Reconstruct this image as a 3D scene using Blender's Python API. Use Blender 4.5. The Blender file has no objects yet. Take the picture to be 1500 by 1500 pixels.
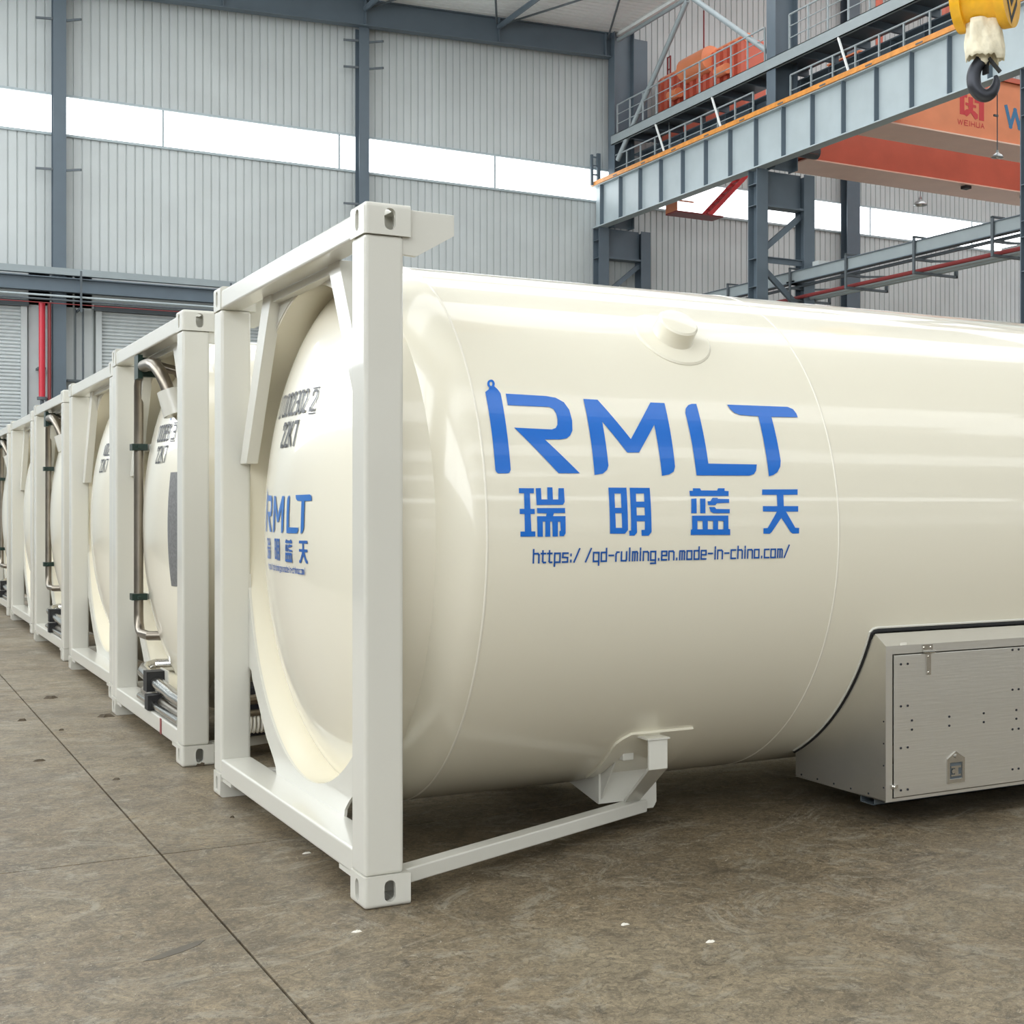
import bpy, bmesh, math, random
from mathutils import Vector, Matrix
from mathutils.geometry import tessellate_polygon

# ------------------------------------------------------------------ camera, world, exposure
sc = bpy.context.scene
col = sc.collection
cam_d = bpy.data.cameras.new('camera')
cam_d.sensor_width = 36.0
cam_d.lens = 36.0 * 2031.5 / 1500.0
cam_d.shift_x = (750.0 - 962.5) / 1500.0
cam_d.shift_y = (742.7 - 750.0) / 1500.0
cam_d.clip_end = 300
cam = bpy.data.objects.new('camera', cam_d)
cam.location = (-1.619, -4.903, 1.472)
cam.rotation_euler = (math.pi / 2, 0, -0.527)
col.objects.link(cam)
sc.camera = cam
world = bpy.data.worlds.new('world')
sc.world = world
world.use_nodes = True
world.node_tree.nodes['Background'].inputs[0].default_value = (0.85, 0.92, 1.0, 1)
world.node_tree.nodes['Background'].inputs[1].default_value = 1.0
vs = sc.view_settings
vs.view_transform = 'Standard'
vs.look = 'None'
vs.gamma = 1.0
vs.use_curve_mapping = False
vs.exposure = -1.45
SKY_L = 5.7      # radiance of the translucent roof lights
GLZ_L = 12.0       # radiance of the tall glazing on the left wall
WIN_L = 9.0       # radiance of the daylight strip windows
sc.cycles.use_denoising = True
sc.cycles.max_bounces = 8
sc.cycles.diffuse_bounces = 4
sc.cycles.glossy_bounces = 4
sc.cycles.use_adaptive_sampling = True
sc.cycles.adaptive_threshold = 0.04
sc.cycles.adaptive_min_samples = 16
sc.cycles.use_light_tree = False
sc.cycles.sample_clamp_indirect = 8.0
random.seed(7)

# ------------------------------------------------------------------ materials
def srgb(r, g, b):
    f = lambda c: (c / 255 / 12.92) if c / 255 <= 0.04045 else ((c / 255 + 0.055) / 1.055) ** 2.4
    return (f(r), f(g), f(b), 1)

def mat(name, rgb, rough=0.5, metal=0.0, noise=0.0, nscale=3.0, bump=0.0, bscale=40.0, coat=0.0, spec=0.5, stretch=(1, 1, 1)):
    m = bpy.data.materials.new(name)
    m.use_nodes = True
    nt = m.node_tree
    b = nt.nodes['Principled BSDF']
    c = srgb(*rgb)
    b.inputs['Base Color'].default_value = c
    b.inputs['Roughness'].default_value = rough
    b.inputs['Metallic'].default_value = metal
    b.inputs['Specular IOR Level'].default_value = spec
    b.inputs['Coat Weight'].default_value = coat
    b.inputs['Coat Roughness'].default_value = 0.05
    tc = nt.nodes.new('ShaderNodeTexCoord')
    mp = nt.nodes.new('ShaderNodeMapping')
    mp.inputs['Scale'].default_value = stretch
    nt.links.new(tc.outputs['Object'], mp.inputs['Vector'])
    if noise > 0:
        n = nt.nodes.new('ShaderNodeTexNoise')
        n.inputs['Scale'].default_value = nscale
        n.inputs['Detail'].default_value = 3
        nt.links.new(mp.outputs[0], n.inputs['Vector'])
        r = nt.nodes.new('ShaderNodeValToRGB')
        r.color_ramp.elements[0].position = 0.3
        r.color_ramp.elements[1].position = 0.7
        r.color_ramp.elements[0].color = tuple(v * (1 - noise) for v in c[:3]) + (1,)
        r.color_ramp.elements[1].color = tuple(min(1, v * (1 + noise)) for v in c[:3]) + (1,)
        nt.links.new(n.outputs['Fac'], r.inputs['Fac'])
        nt.links.new(r.outputs['Color'], b.inputs['Base Color'])
    if bump > 0:
        n2 = nt.nodes.new('ShaderNodeTexNoise')
        n2.inputs['Scale'].default_value = bscale
        n2.inputs['Detail'].default_value = 2
        nt.links.new(mp.outputs[0], n2.inputs['Vector'])
        bp = nt.nodes.new('ShaderNodeBump')
        bp.inputs['Strength'].default_value = bump
        bp.inputs['Distance'].default_value = 0.02
        nt.links.new(n2.outputs['Fac'], bp.inputs['Height'])
        nt.links.new(bp.outputs['Normal'], b.inputs['Normal'])
    return m

def emit(name, rgb, strength):
    m = bpy.data.materials.new(name)
    m.use_nodes = True
    nt = m.node_tree
    b = nt.nodes['Principled BSDF']
    b.inputs['Base Color'].default_value = (0.8, 0.8, 0.8, 1)
    b.inputs['Emission Color'].default_value = (rgb[0], rgb[1], rgb[2], 1)
    b.inputs['Emission Strength'].default_value = strength
    return m

def floor_mat():
    m = bpy.data.materials.new('worn_concrete')
    m.use_nodes = True
    nt = m.node_tree
    N, L = nt.nodes, nt.links
    b = N['Principled BSDF']
    geo = N.new('ShaderNodeNewGeometry')
    def noise(scale, detail, stretch=(1, 1, 1), rough=0.6, dist=0.0):
        mp = N.new('ShaderNodeMapping')
        mp.inputs['Scale'].default_value = stretch
        L.new(geo.outputs['Position'], mp.inputs['Vector'])
        n = N.new('ShaderNodeTexNoise')
        n.inputs['Scale'].default_value = scale
        n.inputs['Detail'].default_value = detail
        n.inputs['Roughness'].default_value = rough
        n.inputs['Distortion'].default_value = dist
        L.new(mp.outputs[0], n.inputs['Vector'])
        return n.outputs['Fac']
    def ramp(src, stops):
        r = N.new('ShaderNodeValToRGB')
        while len(r.color_ramp.elements) < len(stops):
            r.color_ramp.elements.new(0.5)
        for e, (p, c) in zip(r.color_ramp.elements, stops):
            e.position = p
            e.color = c
        L.new(src, r.inputs['Fac'])
        return r.outputs['Color']
    def mix(f, a, c, mode='MIX'):
        x = N.new('ShaderNodeMix')
        x.data_type = 'RGBA'
        x.blend_type = mode
        if isinstance(f, float):
            x.inputs[0].default_value = f
        else:
            L.new(f, x.inputs[0])
        for k, v in ((6, a), (7, c)):
            if isinstance(v, tuple):
                x.inputs[k].default_value = v
            else:
                L.new(v, x.inputs[k])
        return x.outputs[2]
    g = lambda v: (v, v, v, 1)
    base = ramp(noise(0.40, 4, (1, 1, 1), 0.62, 0.5), [(0.3, srgb(93, 82, 64)), (0.5, srgb(113, 100, 79)), (0.7, srgb(127, 116, 95))])
    blot = ramp(noise(3.2, 6, (1.0, 0.9, 1), 0.75, 1.2), [(0.36, g(0.72)), (0.5, g(1.0)), (0.64, g(1.22))])
    c = mix(1.0, base, blot, 'MULTIPLY')
    fine = ramp(noise(17.0, 5, (1.0, 0.8, 1), 0.8, 2.2), [(0.38, g(0.60)), (0.5, g(1.0)), (0.61, g(1.34))])
    c = mix(1.0, c, fine, 'MULTIPLY')
    grain = ramp(noise(85.0, 2, (1, 1, 1), 0.7, 0.8), [(0.32, g(0.80)), (0.5, g(1.0)), (0.68, g(1.18))])
    c = mix(1.0, c, grain, 'MULTIPLY')
    scuff = ramp(noise(1.6, 8, (0.9, 1.1, 1), 0.9, 3.0), [(0.515, g(0.0)), (0.60, g(0.75))])
    c = mix(scuff, c, srgb(145, 138, 122))
    dark = ramp(noise(5.2, 7, (1.0, 1.0, 1), 0.88, 3.5), [(0.545, g(0.0)), (0.60, g(0.75))])
    c = mix(dark, c, srgb(68, 60, 49))
    chip = ramp(noise(26.0, 4, (1.0, 0.8, 1), 0.7, 4.0), [(0.625, g(0.0)), (0.66, g(0.85))])
    c = mix(chip, c, srgb(168, 160, 143))
    pit = ramp(noise(33.0, 3, (1.0, 0.8, 1), 0.7, 4.0), [(0.645, g(0.0)), (0.675, g(0.9))])
    c = mix(pit, c, srgb(58, 51, 42))
    L.new(c, b.inputs['Base Color'])
    rr = ramp(noise(1.4, 3), [(0.3, g(0.42)), (0.7, g(0.62))])
    L.new(rr, b.inputs['Roughness'])
    bp = N.new('ShaderNodeBump')
    bp.inputs['Strength'].default_value = 0.25
    bp.inputs['Distance'].default_value = 0.01
    L.new(noise(40.0, 3, (0.7, 1.3, 1), 0.7, 0.0), bp.inputs['Height'])
    L.new(bp.outputs['Normal'], b.inputs['Normal'])
    return m

M = dict(
    cream=mat('cream_gloss_paint', (236, 230, 211), 0.3, coat=0.8, bump=0.03, bscale=9.0),
    white=mat('white_gloss_paint', (214, 212, 202), 0.3, coat=0.5, bump=0.03, bscale=14.0),
    weld=mat('weld_bead_paint', (240, 235, 220), 0.3),
    blue=mat('blue_vinyl', (0, 106, 204), 0.25, coat=0.2),
    navy=mat('dark_blue_vinyl', (8, 84, 166), 0.3),
    black=mat('black_lettering', (22, 22, 26), 0.4),
    steel=mat('blue_grey_steel_paint', (90, 103, 113), 0.45, noise=0.06, nscale=1.5),
    pale=mat('pale_grey_steel_paint', (174, 186, 190), 0.45, noise=0.05, nscale=1.5),
    mid=mat('mid_grey_steel_paint', (146, 156, 159), 0.45, noise=0.05, nscale=1.5),
    flangeglare=mat('orange_flange_painted_glare', (252, 214, 196), 0.45, noise=0.04, nscale=1.2),  # glare under the crane girders, put into the flange colour
    dsteel=mat('dark_grey_steel', (84, 92, 97), 0.5, noise=0.08, nscale=4.0),
    wall=mat('grey_wall_sheet', (192, 198, 198), 0.5, noise=0.05, nscale=0.7),
    deck=mat('white_roof_sheet', (236, 239, 237), 0.5, noise=0.04, nscale=0.6),
    hall=mat('hall_cladding', (168, 171, 170), 0.6, noise=0.04, nscale=0.4),
    shutter=mat('pale_shutter_slats', (196, 202, 203), 0.4, noise=0.04, nscale=2.0),
    red=mat('red_pipe_paint', (190, 34, 52), 0.35),
    dred=mat('dull_red_paint', (132, 50, 50), 0.45),
    orange=mat('orange_crane_paint', (240, 148, 104), 0.42, noise=0.06, nscale=1.2),
    redorange=mat('red_orange_paint_and_shade', (206, 104, 82), 0.42, noise=0.07, nscale=1.2),  # red-orange parts; on the rear girder the colour holds the front girder's shade
    amber=mat('amber_rail_paint', (214, 142, 62), 0.45, noise=0.15, nscale=5.0),
    yellow=mat('yellow_hook_paint', (228, 170, 28), 0.35, noise=0.12, nscale=12.0),
    cloth=mat('grimy_cloth', (222, 214, 190), 0.85, noise=0.22, nscale=9.0, bump=0.6, bscale=18.0),
    iron=mat('dark_forged_iron', (58, 60, 66), 0.38, metal=0.6, noise=0.1, nscale=8.0),
    stainless=mat('brushed_stainless', (226, 224, 218), 0.33, metal=0.92, noise=0.04, nscale=3.0, bump=0.04, bscale=120.0, stretch=(0.05, 1, 1)),
    chrome=mat('polished_stainless', (205, 203, 198), 0.16, metal=1.0),
    pipe=mat('dull_stainless_pipe', (140, 132, 120), 0.3, metal=0.9, noise=0.12, nscale=6.0),
    rubber=mat('black_rubber', (26, 26, 27), 0.6),
    clamp=mat('dark_green_clamp', (18, 46, 38), 0.45),
    plate=mat('dark_data_plate', (112, 112, 112), 0.5, noise=0.25, nscale=60.0),
    logo=mat('logo_red', (214, 62, 66), 0.5),
    sign=mat('sign_blue', (64, 124, 168), 0.5),
    earth=mat('floor_debris', (86, 76, 62), 0.9, noise=0.3, nscale=30.0),
    scrap=mat('white_scrap', (226, 222, 210), 0.8),
    patch=mat('oily_patch', (84, 77, 66), 0.5, noise=0.2, nscale=9.0),
    subfloor=mat('joint_filler', (52, 47, 40), 0.9),
    lampmetal=mat('spun_aluminium', (178, 182, 182), 0.3, metal=0.8),
    floor=floor_mat(),
    sky=emit('daylit_roof_panel', (0.95, 0.98, 1.0), SKY_L),
    glz=emit('daylit_glazing', (0.93, 0.97, 1.0), GLZ_L),
    lowwin=emit('shaded_glazing', (0.95, 0.98, 1.0), 1.3),
    win=emit('daylit_window_panel', (0.93, 0.97, 1.0), WIN_L),
)

# ------------------------------------------------------------------ mesh helpers
class MB:
    def __init__(self):
        self.v, self.f = [], []
    def add(self, vs, fs):
        o = len(self.v)
        self.v += [tuple(p) for p in vs]
        self.f += [tuple(i + o for i in q) for q in fs]
        return self
    def box(self, x0, y0, z0, x1, y1, z1):
        return self.add([(x0, y0, z0), (x1, y0, z0), (x1, y1, z0), (x0, y1, z0), (x0, y0, z1), (x1, y0, z1), (x1, y1, z1), (x0, y1, z1)],
                        [(3, 2, 1, 0), (4, 5, 6, 7), (0, 1, 5, 4), (1, 2, 6, 5), (2, 3, 7, 6), (3, 0, 4, 7)])
    def bar(self, p, q, w, h, up=(0, 0, 1)):
        p, q = Vector(p), Vector(q)
        d = (q - p).normalized()
        u = Vector(up)
        s = d.cross(u)
        if s.length < 1e-4:
            s = d.cross(Vector((1, 0, 0)))
        s.normalize()
        u = s.cross(d).normalized()
        c = [(-w / 2, -h / 2), (w / 2, -h / 2), (w / 2, h / 2), (-w / 2, h / 2)]
        vs = [p + s * a + u * b for a, b in c] + [q + s * a + u * b for a, b in c]
        return self.add(vs, [(3, 2, 1, 0), (4, 5, 6, 7), (0, 1, 5, 4), (1, 2, 6, 5), (2, 3, 7, 6), (3, 0, 4, 7)])
    def prism(self, poly, axis, a, b, holes=()):
        """poly: 2-D loop in the plane across axis, extruded from a to b (x: (y,z), y: (x,z), z: (x,y))"""
        def P(p, t):
            return {'x': (t, p[0], p[1]), 'y': (p[0], t, p[1]), 'z': (p[0], p[1], t)}[axis]
        loops = [list(poly)] + [list(h) for h in holes]
        tri = tessellate_polygon([[Vector((p[0], p[1], 0)) for p in l] for l in loops])
        flat = [p for l in loops for p in l]
        n = len(flat)
        vs = [P(p, a) for p in flat] + [P(p, b) for p in flat]
        fs = [tuple(t) for t in tri] + [tuple(i + n for i in reversed(t)) for t in tri]
        o = 0
        for l in loops:
            k = len(l)
            for i in range(k):
                j = (i + 1) % k
                fs.append((o + i, o + j, o + j + n, o + i + n))
            o += k
        return self.add(vs, fs)
    def tube(self, pts, r, n=12, caps=True, flat=1.0):
        pts = [Vector(p) for p in pts]
        rs = r if isinstance(r, (list, tuple)) else [r] * len(pts)
        ref = None
        vs, fs = [], []
        for i, p in enumerate(pts):
            d = (pts[min(i + 1, len(pts) - 1)] - pts[max(i - 1, 0)]).normalized()
            if ref is None:
                ref = Vector((0, 0, 1)) if abs(d.z) < 0.9 else Vector((1, 0, 0))
            s = d.cross(ref).normalized()
            u = s.cross(d).normalized()
            ref = u
            for k in range(n):
                t = 2 * math.pi * k / n
                vs.append(p + s * math.cos(t) * rs[i] * flat + u * math.sin(t) * rs[i])
        for i in range(len(pts) - 1):
            for k in range(n):
                fs.append((i * n + k, i * n + (k + 1) % n, (i + 1) * n + (k + 1) % n, (i + 1) * n + k))
        if caps:
            fs.append(tuple(reversed(range(n))))
            fs.append(tuple((len(pts) - 1) * n + k for k in range(n)))
        return self.add(vs, fs)
    def lathe(self, prof, n=96, c=(0, 0), axis='x', a0=0.0, a1=None):
        """prof: list of (t, r); axis x turns about (y,z)=c, z about (x,y)=c"""
        full = a1 is None
        m = n if full else n + 1
        vs, fs = [], []
        for t, r in prof:
            for k in range(m):
                a = a0 + ((2 * math.pi) if full else (a1 - a0)) * k / n
                if axis == 'x':
                    vs.append((t, c[0] - r * math.cos(a), c[1] + r * math.sin(a)))
                else:
                    vs.append((c[0] + r * math.cos(a), c[1] + r * math.sin(a), t))
        for i in range(len(prof) - 1):
            for k in range(n):
                j = (k + 1) % m
                fs.append((i * m + k, i * m + j, (i + 1) * m + j, (i + 1) * m + k))
        return self.add(vs, fs)
    def mesh(self, name, material, smooth=False):
        me = bpy.data.meshes.new(name)
        me.from_pydata(self.v, [], self.f)
        bm = bmesh.new()
        bm.from_mesh(me)
        bmesh.ops.recalc_face_normals(bm, faces=bm.faces)
        bm.to_mesh(me)
        bm.free()
        me.materials.append(material)
        if smooth:
            me.shade_smooth() if hasattr(me, 'shade_smooth') else [setattr(p, 'use_smooth', True) for p in me.polygons]
            if smooth != 'all':
                try:
                    me.set_sharp_from_angle(angle=math.radians(35))
                except Exception:
                    pass
        return me

def link(name, me, parent=None, loc=(0, 0, 0), bevel=0.0, seg=2):
    o = bpy.data.objects.new(name, me)
    col.objects.link(o)
    o.location = loc
    if parent is not None:
        o.parent = parent
    if bevel > 0:
        b = o.modifiers.new('bevel', 'BEVEL')
        b.width = bevel
        b.segments = seg
        b.limit_method = 'ANGLE'
        b.angle_limit = math.radians(40)
        b.harden_normals = False
    return o

def part(name, mb, m, parent=None, smooth=False, bevel=0.0, seg=2, loc=(0, 0, 0), label=None):
    o = link(name, mb.mesh(name, m, smooth), parent, loc, bevel, seg)
    if label:
        o['label'] = label
    return o

def thing(name, label, cat, loc=(0, 0, 0), group=None, rz=0.0):
    o = bpy.data.objects.new(name, None)
    o.empty_display_size = 0.2
    col.objects.link(o)
    o.location = loc
    o.rotation_euler = (0, 0, rz)
    tag(o, label, cat, group)
    return o

def tag(o, label, cat, group=None):
    o['label'] = label
    o['category'] = cat
    if group:
        o['group'] = group
    return o

def struct(name, mb, m, smooth=False, label=None):
    o = part(name, mb, m, None, smooth)
    o['kind'] = 'structure'
    if label:
        o['label'] = label
    return o

# ------------------------------------------------------------------ stroke lettering (polylines on a 0..1 cap box)
GL = {
 '0': (.5, [[(0, .1), (.1, 0), (.4, 0), (.5, .1), (.5, .9), (.4, 1), (.1, 1), (0, .9), (0, .1)]]),
 '1': (.3, [[(0, .85), (.2, 1), (.2, 0)]]),
 '2': (.5, [[(0, .8), (0, .9), (.1, 1), (.4, 1), (.5, .9), (.5, .6), (0, .1), (0, 0), (.5, 0)]]),
 '3': (.5, [[(0, 1), (.4, 1), (.5, .9), (.5, .6), (.4, .52), (.15, .52)], [(.4, .52), (.5, .44), (.5, .1), (.4, 0), (0, 0)]]),
 '7': (.5, [[(0, 1), (.5, 1), (.2, 0)]]),
 '8': (.5, [[(.1, .52), (0, .62), (0, .9), (.1, 1), (.4, 1), (.5, .9), (.5, .62), (.4, .52), (.1, .52), (0, .42), (0, .1), (.1, 0), (.4, 0), (.5, .1), (.5, .42), (.4, .52)]]),
 '9': (.5, [[(0, 0), (.4, 0), (.5, .1), (.5, .9), (.4, 1), (.1, 1), (0, .9), (0, .6), (.1, .5), (.5, .5)]]),
 'A': (.5, [[(0, 0), (.25, 1), (.5, 0)], [(.09, .34), (.41, .34)]]),
 'E': (.5, [[(.5, 0), (0, 0), (0, 1), (.5, 1)], [(0, .5), (.42, .5)]]),
 'H': (.5, [[(0, 0), (0, 1)], [(.5, 0), (.5, 1)], [(0, .5), (.5, .5)]]),
 'I': (.05, [[(.02, 0), (.02, 1)]]),
 'K': (.5, [[(0, 0), (0, 1)], [(.5, 1), (.05, .5), (.5, 0)]]),
 'T': (.5, [[(0, 1), (.5, 1)], [(.25, 1), (.25, 0)]]),
 'U': (.5, [[(0, 1), (0, .1), (.1, 0), (.4, 0), (.5, .1), (.5, 1)]]),
 'W': (.8, [[(0, 1), (.2, 0), (.4, .9), (.6, 0), (.8, 1)]]),
 'h': (.5, [[(0, 0), (0, 1)], [(0, .7), (.4, .7), (.5, .6), (.5, 0)]]),
 't': (.35, [[(.1, .9), (.1, .08), (.18, 0), (.35, 0)], [(-.05, .7), (.33, .7)]]),
 'p': (.5, [[(0, -.3), (0, .7), (.5, .7), (.5, 0), (0, 0)]]),
 's': (.48, [[(.48, .7), (0, .7), (0, .38), (.48, .34), (.48, 0), (0, 0)]]),
 ':': (.1, [[(.05, .02), (.05, .12)], [(.05, .5), (.05, .6)]]),
 '/': (.5, [[(0, 0), (.5, 1.02)]]),
 'q': (.5, [[(.5, -.3), (.5, .7), (0, .7), (0, 0), (.5, 0)]]),
 'd': (.5, [[(.5, 1), (.5, 0), (0, 0), (0, .7), (.5, .7)]]),
 '-': (.42, [[(0, .45), (.42, .45)]]),
 'r': (.3, [[(0, 0), (0, .55), (.1, .7), (.3, .7)]]),
 'u': (.5, [[(0, .7), (0, 0), (.45, 0), (.5, .1), (.5, .7)]]),
 'l': (.08, [[(.04, 0), (.04, 1)]]),
 'm': (.5, [[(0, 0), (0, .7), (.42, .7), (.5, .6), (.5, 0)], [(.25, .7), (.25, 0)]]),
 'i': (.08, [[(.04, 0), (.04, .7)], [(.04, .86), (.04, .98)]]),
 'n': (.5, [[(0, 0), (0, .7), (.4, .7), (.5, .6), (.5, 0)]]),
 'g': (.5, [[(0, -.26), (.5, -.26), (.5, .7), (0, .7), (0, 0), (.5, 0)]]),
 '.': (.1, [[(.05, 0), (.05, .1)]]),
 'e': (.5, [[(.5, 0), (0, 0), (0, .7), (.5, .7), (.5, .36), (.05, .36)]]),
 'a': (.5, [[(0, .7), (.5, .7), (.5, 0), (0, 0), (0, .7)]]),
 'c': (.48, [[(.48, .7), (0, .7), (0, 0), (.48, 0)]]),
 'o': (.5, [[(0, 0), (.5, 0), (.5, .7), (0, .7), (0, 0)]]),
 ' ': (.1, []),
}
def stroke_polys(text, x0, x1, y0, h, wt, gap=.28, slant=0.0):
    """each stroke as a thin quad; the run is fitted between x0 and x1"""
    tot = sum(GL[c][0] + gap for c in text) - gap
    k = (x1 - x0) / tot
    out, x = [], 0.0
    for c in text:
        w, lines = GL[c]
        for ln in lines:
            for a, b in zip(ln, ln[1:]):
                A = Vector((x0 + (x + a[0]) * k + slant * a[1], y0 + a[1] * h))
                B = Vector((x0 + (x + b[0]) * k + slant * b[1], y0 + b[1] * h))
                d = (B - A)
                if d.length < 1e-6:
                    continue
                d.normalize()
                e = d * wt * .5
                s = Vector((-d.y, d.x)) * wt * .5
                out.append([[tuple(A - e - s), tuple(B + e - s), tuple(B + e + s), tuple(A - e + s)]])
        x += w + gap
    return out

def decal(name, polys, fn, m, parent, step=0.03):
    """flat outlines (with holes) cut into a fine grid and laid onto a surface by fn(a, b, lift) -> xyz"""
    bm = bmesh.new()
    for pi, loops in enumerate(polys):
        lift = (pi % 9) * 2.5e-4
        tri = tessellate_polygon([[Vector((p[0], p[1], 0)) for p in l] for l in loops])
        flat = [p for l in loops for p in l]
        vv = [bm.verts.new((p[0], p[1], lift)) for p in flat]
        for t in tri:
            try:
                bm.faces.new([vv[i] for i in t])
            except ValueError:
                pass
    xs = [v.co.x for v in bm.verts]
    ys = [v.co.y for v in bm.verts]
    for ax, lo, hi in ((0, min(xs), max(xs)), (1, min(ys), max(ys))):
        if step is None:
            break
        if ax == 0 and step[0] is None:
            continue
        st = step[ax]
        t = lo + st
        while t < hi:
            no = Vector((1, 0, 0)) if ax == 0 else Vector((0, 1, 0))
            bmesh.ops.bisect_plane(bm, geom=bm.verts[:] + bm.edges[:] + bm.faces[:], plane_co=no * t, plane_no=no, dist=1e-6)
            t += st
    for v in bm.verts:
        v.co = Vector(fn(v.co.x, v.co.y, v.co.z))
    me = bpy.data.meshes.new(name)
    bm.to_mesh(me)
    bm.free()
    me.materials.append(m)
    o = link(name, me, parent)
    return o

# ================================================================== THE HALL
YW = 37.55            # inner face of the far end wall
XL, XR, YF = -11.0, 46.0, -42.0
def zroof(x):
    return 17.70 + 0.05 * (x - 20.83)
ROOF2 = 23.2

# floor: cast slabs over a dark joint filler
fb = MB().box(XL, YF, -0.30, XR, YW, -0.03)
floor = struct('floor', fb, M['subfloor'], label='worn grey-brown concrete floor with slab joints')
jx = [-0.48 + 6.0 * k for k in range(-4, 9)]
jy = [1.233 + 6.04 * k for k in range(-7, 7)]
slab_me = None
for i, x in enumerate(jx[:-1]):
    for j, y in enumerate(jy[:-1]):
        x1, y1 = min(x + 6.0, XR), min(y + 6.04, YW)
        if x < XL: x = XL
        full = abs(x1 - x - 6.0) < 1e-6 and abs(y1 - y - 6.04) < 1e-6
        g = 0.0045
        if full:
            if slab_me is None:
                slab_me = MB().box(g, g, -0.03, 6.0 - g, 6.04 - g, 0.0).mesh('slab', M['floor'])
            link('slab', slab_me, floor, (x, y, 0))
        else:
            link('slab', MB().box(g, g, -0.03, x1 - x - g, y1 - y - g, 0.0).mesh('slab', M['floor']), floor, (x, y, 0))
# repair patch with an oily surface, a flat mark of the floor
rp = MB().prism([(-0.80, -0.185), (-0.75, -0.145), (-0.69, -0.105), (-0.61, -0.06), (-0.575, -0.055), (-0.61, -0.105), (-0.67, -0.15), (-0.75, -0.19)], 'z', 0.0, 0.0012)
part('repair_patch', rp, M['patch'], floor, label='darker oily patch in the concrete')
rp2 = MB().prism([(.30, -1.62), (.40, -1.57), (.46, -1.60), (.40, -1.68), (.31, -1.69)], 'z', 0.0, 0.0012)
part('repair_patch', rp2, mat('blue_grey_stain', (96, 104, 112), 0.5), floor, label='blue-grey stain in the concrete')

def ribbed(x0, x1, z0, z1, y, pitch=0.24, gw=0.045, gd=0.035, mb=None):
    """vertical sheet cladding facing -Y with narrow grooves"""
    mb = mb or MB()
    pts = []
    x = x0
    while x < x1 - 1e-6:
        e = min(x + pitch, x1)
        pts += [(x, y), (max(x, e - gw), y), (max(x, e - gw * .75), y + gd), (e - gw * .25, y + gd)]
        x = e
    pts.append((x1, y))
    vs = [(p[0], p[1], z0) for p in pts] + [(p[0], p[1], z1) for p in pts]
    n = len(pts)
    mb.add(vs, [(i, i + 1, i + 1 + n, i + n) for i in range(n - 1)])
    return mb

# far end wall, cladding above and below the strip window
wb = MB()
ribbed(XL, 21.2, 13.12, zroof(21.2) + .3, YW, mb=wb)
ribbed(21.2, XR, 13.12, ROOF2, YW, mb=wb)
ribbed(XL, XR, 8.05, 12.03, YW, mb=wb)
ribbed(2.70, 4.41, 0.0, 8.05, YW, pitch=.6, mb=wb)
ribbed(9.95, XR, 0.0, 8.05, YW, mb=wb)
ribbed(XL, -3.2, 0.0, 8.05, YW, mb=wb)
wb.box(-3.2, YW, 7.15, 9.95, YW + .03, 8.05)
wb.box(XL, YW + .12, 0, XR, YW + .25, ROOF2)
wall_back = struct('wall_back', wb, M['wall'], label='tall far end wall of ribbed grey sheet cladding')
# sheet-metal flashings around the strip window
fl = MB().box(XL, YW - .05, 13.10, XR, YW + .02, 13.17).box(XL, YW - .07, 11.97, XR, YW + .02, 12.04)
part('flashing', fl, M['pale'], wall_back)

# daylight strip windows: translucent panels in lengths, each its own pane
def strip_window(name, segs, fn, label, gap=.035, m='win'):
    first = None
    w = bpy.data.objects.new(name, None)
    col.objects.link(w)
    w['kind'] = 'structure'
    w['label'] = label
    for a, b in segs:
        part('pane', fn(a + gap / 2, b - gap / 2), M[m], w)
    return w
xs = [XL + 5.275 * k for k in range(20)]
off = 6.32 - (XL + 5.275 * 5)
xs = [XL] + [x + off for x in xs if XL < x + off < XR - 1] + [XR]
w1 = strip_window('window_1', list(zip(xs, xs[1:])), lambda a, b: MB().box(a, YW + .04, 12.03, b, YW + .07, 13.11), 'bright daylight strip window along the far end wall')
m1 = MB()
for x in xs[1:-1]:
    m1.box(x - .03, YW + .01, 12.03, x + .03, YW + .06, 13.11)
part('mullion', m1, M['pale'], w1)

# the other walls, behind and beside the camera
wl = MB().box(XL - .1, YF, 0, XL, YW, 5.6).box(XL - .1, YF, 13.0, XL, YW, zroof(XL) + .3)
struct('wall_left', wl, M['hall'], label='grey sheet wall on the left side of the hall')
ys = [YF + 5.3 * k for k in range(16)]
ys = [y for y in ys if y < YW - 1] + [YW]
w2 = strip_window('window_2', list(zip(ys, ys[1:])), lambda a, b: MB().box(XL - .07, a, 5.6, XL - .03, b, 13.0), 'tall glazed band on the left wall of the hall', gap=.3, m='glz')
wf = MB().box(XL, YF - .1, 0, XR, YF, 3.2).box(XL, YF - .1, 6.4, XR, YF, 12.03).box(XL, YF - .1, 13.4, XR, YF, ROOF2)
struct('wall_front', wf, M['hall'], label='grey sheet end wall behind the viewer')
xf = [XL + 4.86 * k for k in range(15)]
w4 = strip_window('window_3', list(zip(xf, xf[1:])), lambda a, b: MB().box(a, YF - .07, 12.03, b, YF - .03, 13.4), 'daylight strip window in the end wall behind the viewer', gap=.06)
w6 = strip_window('window_4', list(zip(xf, xf[1:])), lambda a, b: MB().box(a, YF - .07, 3.2, b, YF - .03, 6.4), 'glazed band low in the end wall behind the viewer', gap=.3, m='lowwin')
wr = MB().box(XR, YF, 0, XR + .1, YW, 8.0).box(XR, YF, 10.5, XR + .1, YW, ROOF2)
struct('wall_right', wr, M['hall'], label='grey sheet wall of the neighbouring bay')
w5 = strip_window('window_5', list(zip(ys, ys[1:])), lambda a, b: MB().box(XR + .03, a, 8.0, XR + .07, b, 10.5), 'daylight strip window in the neighbouring bay', gap=.06)

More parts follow.
